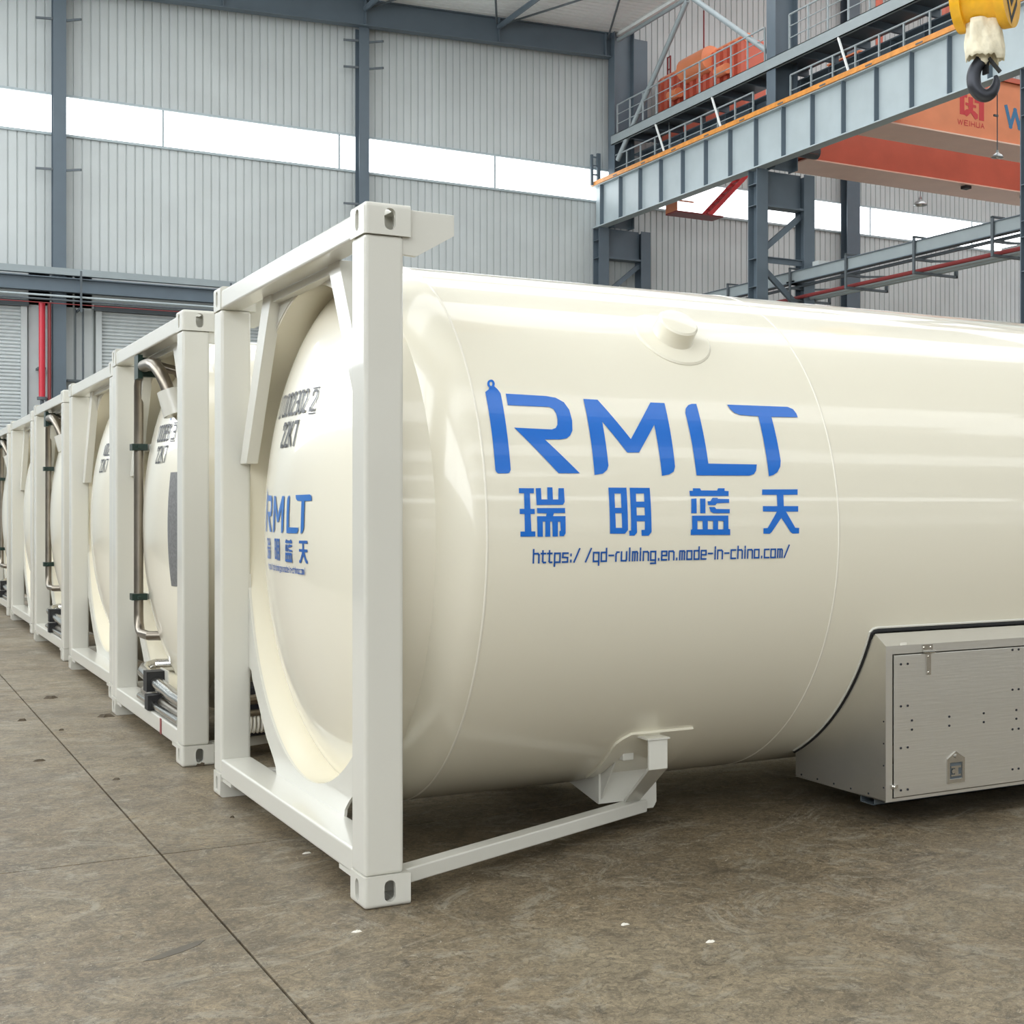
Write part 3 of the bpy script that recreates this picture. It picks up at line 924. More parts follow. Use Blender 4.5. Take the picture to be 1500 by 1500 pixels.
# ------------------------------------------------------------------ lettering on the tanks (outlines in mm along the shell / up the flank)
LET = [[[(541,593),(559,607),(565,621),(584,624),(597,609),(606,590),(599,264),(593,253),(586,250),(545,249),(538,254),(534,263)]],[[(628,590),(804,587),(845,581),(878,561),(895,527),(898,479),(891,434),(877,412),(859,399),(830,394),(762,392),(899,254),(804,253),(636,439),(800,436),(818,443),(828,457),(833,482),(832,508),(824,527),(807,536),(626,537)]],[[(971,581),(1036,580),(1154,404),(1286,578),(1355,578),(1346,288),(1337,267),(1313,254),(1278,248),(1279,472),(1183,346),(1127,345),(1035,478),(1032,288),(1024,270),(1003,254),(964,248)]],[[(1453,555),(1470,572),(1490,580),(1514,581),(1512,304),(1759,304),(1751,276),(1737,261),(1714,254),(1446,252),(1446,534)]],[[(1672,584),(1994,586),(2020,575),(2031,554),(2033,534),(1889,531),(1888,323),(1881,296),(1862,271),(1838,258),(1814,252),(1819,531),(1725,534),(1697,544),(1681,562)]],[[(590,634),(587,626),(582,619),(576,614),(569,612),(563,613),(559,618),(556,624),(557,632),(560,640),(565,647),(571,651),(578,653),(584,652),(588,648),(590,641)],[(579,633),(578,629),(576,626),(574,623),(571,622),(569,623),(567,625),(567,628),(567,632),(568,636),(571,640),(573,642),(576,643),(578,642),(579,640),(580,637)]],[[(627,192),(692,192),(690,172),(673,172),(672,111),(690,111),(690,91),(672,91),(674,23),(691,23),(691,3),(627,3),(627,23),(646,23),(646,91),(626,91),(626,111),(646,111),(648,172),(627,172)]],[[(699,192),(722,193),(721,148),(747,148),(749,196),(772,196),(771,148),(794,148),(798,193),(822,193),(822,138),(814,127),(699,126)]],[[(700,114),(822,114),(822,94),(773,94),(768,82),(823,82),(822,14),(814,3),(795,3),(795,22),(801,26),(799,60),(789,60),(788,2),(765,2),(764,61),(755,61),(755,2),(733,2),(734,61),(723,61),(723,2),(700,2),(699,82),(738,82),(741,93),(700,94)]],[[(1022,197),(1105,197),(1104,25),(1090,10),(1021,11)],[(1048,173),(1077,173),(1076,115),(1047,115)],[(1047,93),(1076,93),(1077,34),(1048,34)]],[[(1120,197),(1214,197),(1214,16),(1200,1),(1167,1),(1166,25),(1182,25),(1183,60),(1145,60),(1146,15),(1134,2),(1110,2),(1109,22),(1118,23)],[(1147,173),(1185,174),(1184,140),(1146,140)],[(1146,117),(1184,117),(1184,84),(1146,84)]],[[(1404,186),(1421,186),(1422,197),(1457,197),(1462,188),(1541,188),(1547,198),(1580,198),(1579,187),(1599,186),(1597,165),(1405,164)]],[[(1410,153),(1436,154),(1433,92),(1406,92)]],[[(1453,154),(1480,154),(1476,92),(1450,92)]],[[(1489,142),(1503,143),(1515,157),(1540,157),(1542,153),(1598,152),(1597,136),(1536,134),(1527,126),(1491,126)]],[[(1495,118),(1524,118),(1530,110),(1598,109),(1597,92),(1516,92),(1502,98)]],[[(1409,82),(1589,82),(1588,25),(1597,24),(1597,0),(1401,2),(1402,24),(1408,26)],[(1435,60),(1460,60),(1460,25),(1434,25)],[(1486,60),(1512,60),(1511,24),(1485,25)],[(1537,60),(1564,59),(1563,24),(1536,24)]],[[(1772,194),(1960,196),(1957,172),(1881,171),(1879,122),(1956,122),(1954,98),(1889,98),(1936,28),(1957,27),(1956,3),(1921,3),(1911,9),(1863,71),(1810,9),(1801,3),(1768,4),(1768,27),(1790,28),(1841,98),(1768,99),(1769,122),(1845,122),(1846,171),(1769,171)]]]
LET = [[[(p[0] / 1000, p[1] / 1000) for p in l] for l in loops] for loops in LET]
c1 = roots[0]
side = lambda a, b, d=0: flank(a, b, .0022 + d)
decal('logo_lettering', LET[:6], side, M['blue'], c1, (None, .025))['label'] = 'large blue letters RMLT with a gas bottle for the first stroke'
CHARS = (LET[6:9], LET[9:11], LET[11:17], LET[17:])
for ch in CHARS:
    decal('name_character', ch, side, M['blue'], c1, (None, .025))['label'] = 'blue Chinese character'
URL = 'https:/ /qd-rulming.en.made-in-china.com/'
o = decal('web_address', stroke_polys(URL, .684, 1.902, -.0990, .050, .0068, .26), side, M['navy'], c1, (None, .025))
o['label'] = 'small blue web address'
def onhead(a, b, d=0):       # a = y across the head, b = z
    rr = math.hypot(a - CY, b - CZ)
    return (headx(min(rr, R * .98)) - .0028 - d, a, b)
def small(loops_list):
    f = lambda p: (.885 + (2.046 - p[0]) * .545, 1.520 + (p[1] - .5756) * .504)
    return [[[f(p) for p in l] for l in loops] for loops in loops_list]
flip = lambda polys, y0, y1: [[[(y0 - (p[0] - y1), p[1]) for p in l] for l in loops] for loops in polys]
def headtext(name, text, yl, yr, z0, h, wt, parent, gap=.28, m=None):
    polys = stroke_polys(text, 0, yl - yr, z0, h, wt, gap)
    polys = [[[(yl - p[0], p[1]) for p in l] for l in loops] for loops in polys]
    return decal(name, polys, onhead, m or M['black'], parent, (.04, .03))
decal('head_logo', small(LET[:6]), onhead, mat('head_blue_vinyl', (40, 110, 186), .3), c1, (.04, .03))['label'] = 'small blue letters RMLT on the tank head'
hb_ = mat('head_name_blue', (36, 96, 170), .3)
for ch in CHARS:
    decal('head_name_character', small(ch), onhead, hb_, c1, (.04, .03))['label'] = 'small blue Chinese character'
headtext('head_web_address', URL, 1.63, .965, 1.185, .026, .0042, c1, .26, M['navy'])
def frame_polys(y0, y1, z0, z1, w):
    q = lambda a, b, c, d: [[(a, b), (c, b), (c, d), (a, d)]]
    return [q(y0, z0, y1, z0 + w), q(y0, z1 - w, y1, z1), q(y0, z0 + w, y0 + w, z1 - w), q(y1 - w, z0 + w, y1, z1 - w)]
headtext('serial_number', 'UTU002302', 1.62, 1.095, 1.890, .094, .0135, c1, .34)
decal('check_digit_frame', frame_polys(.965, 1.045, 1.872, 1.990, .006), onhead, M['black'], c1, (.04, .03))
headtext('check_digit', '2', 1.03, .982, 1.890, .085, .011, c1)
headtext('type_code', '22K7', 1.415, 1.165, 1.748, .100, .0160, c1, .34)
c2 = roots[1]
headtext('serial_number', '000891', 1.24, .93, 1.895, .095, .014, c2, .22)
decal('check_digit_frame', frame_polys(.82, .90, 1.880, 2.000, .006), onhead, M['black'], c2, (.04, .03))
headtext('check_digit', '3', .885, .838, 1.897, .085, .011, c2)
headtext('type_code', '22K7', 1.17, .93, 1.755, .098, .013, c2, .24)
decal('data_plate', [[[(.42, .985), (.795, .985), (.795, 1.686), (.42, 1.686)]]], lambda a, b, d=0: (onhead(a, b)[0] - .001, a, b), M['plate'], c2, (.04, .04))['label'] = 'dark grey data plate'
decal('blue_stripe', [[[(.98, 2.02), (1.00, 2.02), (1.075, 2.13), (1.055, 2.13)]]], onhead, M['blue'], c2, (.04, .03))
c3 = roots[2]
headtext('type_code', '22K7', 1.12, .88, 1.765, .098, .013, c3, .24)
decal('serial_block', [[[(1.06, 1.90), (1.09, 1.90), (1.09, 1.985), (1.06, 1.985)]]], onhead, M['plate'], c3, (.04, .03))
headtext('serial_number', '002301', 1.04, .78, 1.90, .092, .014, c3, .2)
# scuffs of bare paint on the second container
part('rust_mark', MB().box(.003, .62, .099, .0055, .665, .194), M['dred'], c2, label='rust-red paint drip on the bottom rail')
part('rust_mark', MB().prism([(.075, .001), (.12, .001), (.125, .016), (.108, .022), (.10, .014), (.085, .016)], 'y', -.0015, 0.0), M['earth'], c2, label='brown rust scar at the foot of the corner casting')

# ------------------------------------------------------------------ stainless valve cabinet under the near flank
def flank_y(z):
    return CY - math.sqrt(max(0, R * R - (z - CZ) ** 2))
X0c, X1c = 2.430, 5.35
zb, zt = .137, .838
side_poly = [(.004, zb), (.004, zt), (.074, .888)] + [(flank_y(z) - .010, z) for z in [.88 - .03 * k for k in range(1, 21)]] + [(.690, .262), (.690, .145)]
cab = part('valve_cabinet', MB().prism(side_poly, 'x', X0c, X0c + .004).prism(side_poly, 'x', X1c - .004, X1c)
           .box(X0c, .004, zb, X1c, .69, zb + .004)
           .prism([(.004, zt), (.074, .888), (.074, .892), (.000, .842)], 'x', X0c, X1c), M['stainless'], c1)
part('front_frame', MB().box(X0c - .002, -.004, zb - .002, X0c + .036, .0035, zt + .004).box(X0c + .036, -.0038, zt - .034, X1c, .0035, zt + .004).box(X0c + .036, -.0038, zb - .002, X1c, .0035, zb + .012), M['stainless'], cab)
door = part('cabinet_door', MB().box(X0c + .042, -.010, zb + .016, 4.30, -.003, zt - .040), M['stainless'], cab, bevel=.002)
part('cabinet_door', MB().box(4.306, -.010, zb + .016, X1c - .012, -.003, zt - .040), M['stainless'], cab, bevel=.002)
seal_pts = [(X0c, flank_y(z) - .004, z) for z in [.262 + .03 * k for k in range(0, 22)]]
seal = MB().tube(seal_pts + [(X0c + .008, flank_y(.897) - .004, .897), (X0c + .03, flank_y(.902) - .004, .902), (X1c, flank_y(.902) - .004, .902)], .011, 8)
part('rubber_seal', seal, M['rubber'], cab, smooth=True)
cbead = MB().tube([(X0c - .012, flank_y(z + .006) - .002, z + .006) for z in [.262 + .03 * k for k in range(0, 22)]] + [(X0c + .004, flank_y(.912) - .002, .914), (X0c + .03, flank_y(.918) - .002, .918), (X1c, flank_y(.918) - .002, .918)], .006, 6)
part('sealant_bead', cbead, M['white'], cab, smooth=True)
for hx in (2.671, 3.62, 4.80):
    hg = part('hinge', MB().box(hx - .013, -.017, .700, hx + .013, -.010, .812).box(hx - .030, -.010, .808, hx + .030, -.004, .840), M['chrome'], cab)
    hk = MB().tube([(hx - .034, -.016, .806), (hx + .034, -.016, .806)], .008, 10)
    for dz in (.712, .785):
        hk.tube([(hx, -.017, dz), (hx, -.020, dz)], .005, 8)
    for dx in (-.02, .02):
        hk.tube([(hx + dx, -.010, .826), (hx + dx, -.014, .826)], .006, 8)
    hg2 = part('hinge_pin', hk, M['chrome'], cab)
lx, lz = 2.838, .248
lt = part('latch_plate', MB().prism([(lx - .054, lz - .062), (lx + .054, lz - .062), (lx + .054, lz + .052), (lx, lz + .085), (lx - .054, lz + .052)], 'y', -.016, -.010,
          holes=[[(lx - .038, lz - .044), (lx + .038, lz - .044), (lx + .038, lz + .034), (lx - .038, lz + .034)]]), M['chrome'], cab)
part('latch_recess', MB().box(lx - .037, -.0108, lz - .043, lx + .037, -.0102, lz + .033), M['dsteel'], cab)
part('latch_handle', MB().box(lx - .030, -.016, lz + .008, lx + .030, -.011, lz + .018).box(lx - .030, -.016, lz - .030, lx + .030, -.011, lz - .022).box(lx - .006, -.015, lz - .024, lx + .014, -.011, lz + .010)
     .tube([(lx - .018, -.011, lz - .006), (lx - .018, -.020, lz - .006)], .011, 12).tube([(lx, -.016, lz + .062), (lx, -.024, lz + .062)], .010, 12), M['chrome'], cab)
rv = MB()
pts = []
for z in (.757, .566, .376, .184):
    for dx in (0, .040):
        pts.append((2.510 + dx, z)); pts.append((3.200 + dx, z + .03))
for px in (2.575, 2.80, 3.015, 3.225):
    pts += [(px, .497), (px, .455)]
for px, pz in pts:
    rv.tube([(px, -.010, pz), (px, -.0135, pz)], .0055, 8)
for z in (.2, .3, .4, .5):
    rv.tube([(X0c - .003, .012, z), (X0c, .012, z)], .004, 6)
for yy in (.12, .25, .38, .51, .64):
    rv.tube([(X0c - .003, yy, .155), (X0c, yy, .155)], .005, 6)
o = part('rivets', rv, M['iron'], cab)
o['kind'] = 'stuff'
part('corner_catch', MB().box(2.452, -.014, .196, 2.492, -.004, .212).tube([(2.472, -.016, .204), (2.472, -.024, .204)], .008, 8), M['chrome'], cab)
part('cabinet_skid', MB().box(X0c + .02, .10, .100, X1c, .106, zb).box(X0c + .02, .20, .105, X1c, .206, zb).box(X0c + .02, .10, .100, X1c, .206, .104), M['dsteel'], cab)
part('paper_sticker', MB().prism([(X0c + .085, .842), (X0c + .125, .842), (X0c + .125, .854), (X0c + .085, .854)], 'y', .0, .001), M['scrap'], cab)

# hose and valve boxes on the near flank of the second container, glimpsed through the first frame
vb = part('valve_box', MB().box(.34, .10, .13, .62, .34, .42), M['iron'], c2, bevel=.01, label='dark valve box')
hs = MB()
for k in range(8):
    a0 = k * .022
    hs.tube([(.36 + a0, .02 + .055 * math.cos(t) * .7, .22 + .055 * math.sin(t)) for t in [2 * math.pi * j / 14 for j in range(15)]], .0085, 6)
part('spiral_hose', hs, M['scrap'], c2, smooth=True, label='pale ribbed hose')
part('valve_pipe', MB().tube([(.30, -.05, .36), (.75, .10, .36)], .03, 10).tube([(.30, -.02, .28), (.9, .06, .28)], .02, 8), M['pipe'], c2, smooth=True)

# ================================================================== CRANE RUNWAY BETWEEN THE BAYS
def runway(x0, x1, y0, y1, z0, z1, label, rail):
    xw = (x0 + x1) / 2
    g = thing('crane_runway_girder', label, 'girder', (xw, (y0 + y1) / 2, z0))
    ox, oy, oz = xw, (y0 + y1) / 2, z0
    B = lambda a, b, c, d, e, f: MB().box(a - ox, b - oy, c - oz, d - ox, e - oy, f - oz)
    wm = M['pale'] if rail else M['steel']
    part('web', B(xw - .012, y0, z0 + .035, xw + .012, y1, z1 - .035), wm, g)
    part('bottom_flange', B(x0, y0, z0, x1, y1, z0 + .035), wm, g)
    part('top_flange', B(x0, y0, z1 - .035, x1, y1, z1), wm, g)
    me = MB().box(x0 + .02 - xw, -.015, .035, -.012, .015, z1 - z0 - .035).mesh('stiffener', M['steel'])
    y = 36.89
    while y > y0 + .3:
        link('stiffener', me, g, (0, y - oy, 0))
        y -= 1.33
    if rail:
        part('conductor_rail', B(x0 - .05, y0, z1 + .0, x0 + .10, y1, z1 + .13), M['amber'], g, label='amber painted rail along the girder edge')
        for yy in [y0 + .6 + 1.9 * k for k in range(int((y1 - y0) / 1.9))]:
            part('splice', B(x0 - .056, yy - .13, z1 + .02, x0 - .05, yy + .13, z1 + .06), M['dsteel'], g)
        part('crane_rail', B(xw - .05, y0, z1, xw + .05, y1, z1 + .12), M['dsteel'], g)
    return g
runway(20.43, 20.77, 8.5, 37.45, 11.04, 12.48, 'pale grey crane runway girder with amber rail along its top', True)
runway(22.05, 22.65, 8.5, 37.45, 12.15, 13.80, 'second crane runway girder behind the walkway handrail', False)
st_ = thing('rail_end_stop', 'upright grey end stop at the wall end of the amber rail', 'end stop', (20.5, 37.2, 12.48))
part('upright', MB().box(.02, 0, .0, .14, .10, 1.12).box(-.22, 0, 0, -.14, .08, 1.05), M['steel'], st_)
part('rung', MB().box(-.2, .02, .35, .05, .06, .40).box(-.2, .02, .65, .05, .06, .70).box(-.2, .02, .95, .05, .06, 1.0), M['steel'], st_)

def crane_column(y, ytop, label):
    t = thing('crane_column', label, 'column', (21.5, y, 0), 'twin-leg crane columns')
    part('front_leg', hcol(MB(), 20.48 - 21.5, 20.86 - 21.5, 0, .45, 0, 11.04), M['steel'], t)
    part('rear_leg', hcol(MB(), 22.13 - 21.5, 22.50 - 21.5, 0, .45, 0, 11.04), M['steel'], t)
    for z in (3.0, 4.8, 6.6, 7.35, 7.7, 8.49, 10.0, 10.6):
        part('leg_stiffener', MB().box(-1.02, .025, z, -.66, .43, z + .02), M['steel'], t)
    for z in (2.2, 5.4, 8.49):
        part('batten', MB().box(-.64, .10, z - .08, .63, .13, z + .08).box(-.64, .03, z + .07, .63, .2, z + .09), M['steel'], t)
    part('diagonal', MB().bar((-.60, .2, 8.85), (.62, .2, 9.85), .10, .16), M['steel'], t)
    part('diagonal', MB().bar((-.60, .2, 8.2), (.62, .2, 7.2), .10, .16), M['steel'], t)
    part('diagonal', MB().bar((-.60, .2, 5.6), (.62, .2, 7.0), .10, .16), M['steel'], t)
    part('diaphragm', MB().box(-.64, .18, 10.02, .63, .21, 11.04).box(-.64, .02, 10.0, .63, .42, 10.06), M['steel'], t)
    part('upper_shaft', hcol(MB(), 20.92 - 21.5, 21.70 - 21.5, -.28, .16, 11.04, ytop, 'x'), M['steel'], t)
    part('baseplate', MB().box(-1.2, -.1, 0, 1.1, .55, .04), M['dsteel'], t)
crane_column(37.0, 23.1, 'twin-leg crane column in the corner at the end wall')
crane_column(27.48, 23.1, 'twin-leg crane column in the middle of the runway')
crane_column(16.85, 23.1, 'twin-leg crane column at the right edge of the picture')
cw = part('corner_shade_plate', MB().box(21.72, 36.78, 14.2, 22.25, 36.84, 17.6), M['steel'], None)  # extra plate, added to darken the hall corner
tag(cw, 'added dark plate shading the hall corner beside the corner column', 'plate')

# upper walkway with fascia channels, handrails and floor bearers
def handrail(mb_p, name, label, cat, x, ya, yb, z0, h, nrails, step, phase=0.0):
    t = thing(name, label, cat, (x, ya, z0), 'walkway handrails')
    n = max(1, int(round((ya - yb) / step)))
    me = MB().box(-.022, -.022, 0, .022, .022, h).mesh('post', M['mid'])
    for k in range(n + 1):
        link('post', me, t, (0, -(ya - yb) * k / n, 0))
    for k in range(nrails):
        zz = h * (k + 1) / nrails
        rr = .026 if k == nrails - 1 else .016
        part('rail', MB().tube([(0, 0, zz), (0, yb - ya, zz)], rr, 8), M['mid'], t, smooth=True)
    return t
ww = thing('walkway', 'raised steel walkway with grey fascia channel above the runway', 'walkway', (21.5, 27.0, 13.85))
part('fascia', MB().box(-.62, -15, .0, -.585, 9.9, .32).box(-.62, -15, .0, -.52, 9.9, .02).box(-.62, -15, .30, -.52, 9.9, .32), M['mid'], ww)
part('deck_plate', MB().box(-.58, -15, .27, .85, 9.9, .29), M['dsteel'], ww)
bme = MB().box(-.58, -.05, .06, .85, .05, .26).mesh('floor_bearer', M['steel'])
for k in range(16):
    link('floor_bearer', bme, ww, (0, 9.0 - 1.4 * k, 0))
for ya, yb in ((33.9, 33.0), (30.5, 29.7), (24.3, 23.6), (19.5, 18.8)):
    part('stay', MB().bar((-.60, ya - 27.0, .0), (-.72, yb - 27.0, -1.33), .05, .05), M['deck'], ww)
handrail(None, 'handrail', 'three-rail handrail on the upper walkway near the hall corner', 'handrail', 20.94, 36.55, 27.75, 14.17, .98, 3, .88)
handrail(None, 'handrail', 'three-rail handrail on the upper walkway at the top of the picture', 'handrail', 20.94, 26.55, 16.0, 14.17, .98, 3, .88)
handrail(None, 'handrail', 'two-rail handrail on the runway girder left of the middle column', 'handrail', 20.98, 36.9, 28.4, 12.6, .88, 2, .95)
handrail(None, 'handrail', 'two-rail handrail on the runway girder right of the middle column', 'handrail', 20.98, 26.55, 16.0, 12.6, .88, 2, .95)

# round bracing above the walkway
for p, q, r_, lab in (((21.0, 36.63, 13.30), (21.0, 32.1, 17.3), .085, 'round brace pipe slanting up from the hall corner'),
                      ((21.0, 31.8, 17.3), (21.0, 27.75, 14.50), .085, 'round brace pipe slanting down to the middle column'),
                      ((21.0, 36.6, 17.38), (21.0, 27.6, 17.38), .07, 'round tie pipe under the roof edge')):
    tag(part('brace_pipe', MB().tube([p, q], r_, 12), M['mid'], None, smooth=True), lab, 'brace', 'column bracing')

# service beam with pipe brackets behind the columns
sb = thing('service_beam', 'pale grey service beam running behind the crane columns', 'beam', (21.8, 25.0, 7.92))
part('web', MB().box(0, -10.5, 0, .03, 8.2, .31), M['mid'], sb)
part('top_flange', MB().box(-.04, -10.5, .30, .20, 8.2, .32), M['steel'], sb)
part('bottom_flange', MB().box(-.04, -10.5, -.02, .20, 8.2, .0), M['steel'], sb)
part('column_seat', MB().box(.0, 2.5, -.02, .4, 2.9, .06).box(.0, -7.6, -.02, .4, -7.1, .06).box(.0, 12.0, .0, .4, 12.3, .06), M['steel'], sb)
for i, (y, lab) in enumerate(((30.93, 'dark pipe bracket left of the middle crane column'), (27.66, 'dark pipe bracket just behind the middle crane column'), (25.07, 'dark pipe bracket in front of the far bay wall column'),
               (22.28, 'dark pipe bracket in the middle of the service beam'), (19.48, 'dark pipe bracket at the right end of the service beam'))):
    t = thing('pipe_bracket', lab, 'bracket', (21.77, y, 7.40), 'pipe brackets on the service beam')
    part('hanger', MB().box(-.04, -.04, 0, .0, .04, .94).box(-.04, -.04, .92, .35, .04, .96), M['dsteel'], t)
    part('arm', MB().box(0, -.04, .0, 1.43, .04, .06), M['dsteel'], t)
    part('arm', MB().box(0, -.04, .34, .62, .04, .40).bar((.60, 0, .37), (1.40, 0, .44), .06, .05), M['dsteel'], t)
    part('end_post', MB().box(1.37, -.04, .0, 1.43, .04, .44), M['dsteel'], t)
for dx, z, r_, m_, lab in ((.25, 7.522, .055, M['dred'], 'dull red pipe on the service brackets'), (.55, 7.507, .045, M['pale'], 'thin grey pipe beside the red one'),
                     (.30, 7.848, .045, M['dsteel'], 'upper dark conduit on the service brackets'), (.85, 7.52, .06, M['pale'], 'wider grey pipe on the service brackets')):
    tag(part('service_pipe', MB().tube([(21.8 + dx, 33.0, z), (21.8 + dx, 14.6, z)], r_, 8), m_, None, smooth=True), lab, 'pipe', 'service pipes')
tb = thing('tube_light', 'short bright tube light under the service beam', 'light', (22.55, 18.9, 7.66))
part('tube', MB().tube([(0, 1.0, 0), (0, -.6, 0)], .03, 8), emit('tube_light_glow', (1, 1, 1), 6.0), tb)
part('housing', MB().box(-.05, -.65, .03, .05, 1.05, .08), M['wall'], tb)
jb = tag(part('junction_box', MB().box(22.2, 26.9, 8.24, 22.75, 27.2, 8.50), M['wall'], None, bevel=.02), 'white junction box on top of the service beam', 'box')

# ================================================================== ORANGE CRANES IN THE NEIGHBOURING BAY
def bridge(y0, y1, z0, z1, xa, m, label, ext):
    g = thing('overhead_crane', label, 'crane', (xa, y0, z0))
    L_ = XR - .3 - xa
    d, h = y1 - y0, z1 - z0
    part('front_web', MB().box(0, 0.06, .04, L_, .09, h - .04), m, g)
    part('rear_web', MB().box(0, d - .09, .04, L_, d - .06, h - .04), m, g)
    part('bottom_flange', MB().box(0, 0, 0, L_, d, .04), M['flangeglare'], g)
    part('top_flange', MB().box(0, 0, h - .04, L_, d, h), m, g)
    part('end_carriage', MB().box(-.35, -ext, .1, .25, d + .3, .75), m, g, bevel=.04)
    part('wheel', MB().tube([(-.40, -.1, .22), (.28, -.1, .22)], .22, 18), M['dsteel'], g, smooth=True)
    part('wheel', MB().tube([(-.40, d, .22), (.28, d, .22)], .22, 18), M['dsteel'], g, smooth=True)
    return g
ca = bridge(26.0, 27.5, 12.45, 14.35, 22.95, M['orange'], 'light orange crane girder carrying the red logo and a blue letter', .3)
cb_ = bridge(29.8, 31.4, 12.22, 14.10, 23.95, M['redorange'], 'orange crane girder behind the logo girder, darkened with painted shade', .3)
part('service_box', MB().box(1.0, -.7, .32, 1.62, 0.05, .75), M['orange'], ca, bevel=.02)
part('service_arm', MB().box(-.2, -.55, .10, 1.05, -.05, .30), M['redorange'], ca)
part('top_rail', MB().box(4.6, -.05, 1.86, 22, .05, 2.0).box(4.6, -.02, 1.35, 4.85, .02, 2.0), M['redorange'], ca, label='rounded rail end on top of the girder')
for x in (9.3, 6.6):
    part('clip', MB().box(x, .1, -.10, x + .25, .35, 0.0), M['rubber'], cb_)
# emblem, name under it and the first letter of the big sign, painted on the web
fy = 26.055 - 26.0
def on_web(a, b, d=0):
    return (a - 22.95, fy - d * 4, b - 12.45)
R4 = lambda a, b, c, d: [[(a, b), (c, b), (c, d), (a, d)]]
emb = [R4(26.76, 13.10, 26.94, 13.76), R4(27.52, 13.02, 27.72, 13.62), R4(26.86, 13.62, 27.05, 13.72), R4(27.34, 13.52, 27.52, 13.62),
       [[(27.10, 13.20), (27.28, 13.20), (27.28, 13.66), (27.10, 13.66)]],
       [[(26.93, 13.12), (27.03, 13.06), (27.19, 13.20), (27.37, 13.02), (27.47, 13.06), (27.47, 13.18), (27.34, 13.26), (27.19, 13.30), (27.03, 13.28), (26.93, 13.22)]],
       [[(26.98, 13.40), (27.40, 13.36), (27.40, 13.44), (26.98, 13.48)]]]
decal('emblem', emb, on_web, M['logo'], ca, None)['label'] = 'red emblem'
decal('maker_name', stroke_polys('WEIHUA', 26.68, 27.72, 12.80, .14, .022, .28), on_web, M['logo'], ca, None)['label'] = 'red lettering WEIHUA'
decal('sign_letter', stroke_polys('W', 28.62, 29.35, 13.02, .56, .13), on_web, M['sign'], ca, None)['label'] = 'large blue letter W'
# parked crane carriage in the corner behind the walkway handrail
oc = thing('parked_crane_carriage', 'red-orange ribbed crane carriage behind the upper handrail', 'crane', (23.0, 34.5, 13.8))
part('body', MB().box(0, -2.7, .35, .8, 2.7, 2.62), M['redorange'], oc, bevel=.05)
part('top_roll', MB().tube([(.12, -2.7, 2.62), (.12, 2.7, 2.62)], .16, 14), M['orange'], oc, smooth=True)
me = MB().box(-.14, -.10, .9, 0, .10, 2.6).mesh('rib', M['redorange'])
for k in range(13):
    link('rib', me, oc, (0, -2.55 + .42 * k, 0))
part('motor_cover', MB().tube([(-.12, -.9, 2.42), (-.12, .7, 2.42)], [.42, .42], 18), M['orange'], oc, smooth=True)
part('motor', MB().tube([(-.30, -2.1, 1.75), (-.30, -1.5, 1.75)], .17, 14), M['orange'], oc, smooth=True)
part('motor', MB().tube([(-.30, .9, 1.75), (-.30, 1.5, 1.75)], .17, 14), M['orange'], oc, smooth=True)
part('mast', MB().tube([(.25, 2.6, 2.6), (.25, 2.6, 3.5)], .03, 6), M['dred'], oc)
part('mast', MB().tube([(.25, 2.4, 2.6), (.25, 2.4, 3.5)], .03, 6), M['dred'], oc)
part('mast_rung', MB().tube([(.25, 2.6, 3.48), (.25, 2.4, 3.48)], .025, 6), M['dred'], oc)
part('mast_rung', MB().tube([(.25, 2.6, 3.05), (.25, 2.4, 3.05)], .025, 6), M['dred'], oc)
part('mast', MB().tube([(.25, .2, 2.7), (.25, .2, 4.4)], .025, 6), M['dred'], oc)
part('wheel_base', MB().box(-.1, -2.7, 0, .7, 2.8, .36), M['dred'], oc)
for x, y, lab in ((23.1, 25.3, 'thin upright orange post right of the upper column'), (23.1, 22.6, 'thin upright orange post beside the top of the handrail')):
    t = thing('crane_post', lab, 'post', (x, y, 13.6), 'orange crane posts')
    part('shaft', MB().box(-.07, -.07, -1.1, .07, .07, 4.5), M['redorange'], t)
    part('cap', MB().box(-.09, -.09, 4.5, .09, .09, 4.55), M['redorange'], t)
# red access ladder with its hanging platform
al = thing('access_ladder', 'red slanting ladder with small hanging platform in front of the bright window', 'ladder', (22.4, 34.0, 11.05))
part('platform', MB().box(-.85, -.35, 0, .95, .35, .05), M['dred'], al)
part('guard', MB().box(-.85, -.35, .05, -.82, .35, .40).box(-.85, -.36, .35, -.2, -.33, .40), M['orange'], al)
for s in (-.28, .28):
    part('stringer', MB().bar((.45, s, .03), (2.25, s, 1.85), .05, .14), M['logo'], al)
rm = MB().box(-.09, -.28, -.015, .09, .28, .015).mesh('rung', M['logo'])
for k in range(9):
    link('rung', rm, al, (.60 + .19 * k, 0, .16 + .192 * k))
part('hanger_rod', MB().tube([(-.75, .3, .05), (-.75, .3, 3.07)], .015, 6), M['pale'], al)

# pendant lamps
def lamp(x, y, z, s, cord, label):
    t = thing('pendant_lamp', label, 'lamp', (x, y, z), 'pendant lamps of the far bay')
    part('shade', MB().lathe([(-.02 * s, .42 * s), (0, .42 * s), (.14 * s, .34 * s), (.26 * s, .16 * s), (.32 * s, .10 * s), (.46 * s, .09 * s), (.48 * s, .02 * s)], 24, (0, 0), 'z'), M['lampmetal'], t, smooth=True)
    part('bulb', MB().lathe([(-.06 * s, .001), (-.05 * s, .06 * s), (.03 * s, .09 * s), (.14 * s, .05 * s)], 14, (0, 0), 'z'), M['scrap'], t, smooth=True)
    part('cord', MB().tube([(0, 0, .46 * s), (0, 0, cord)], .014, 6), M['dsteel'], t)
    part('clip', MB().box(-.12, -.02, 1.05, .02, .02, 1.10), M['dsteel'], t)
lamp(24.12, 21.77, 10.55, .38, ROOF2 - 10.55, 'pendant lamp on a long cord in front of the logo girder')
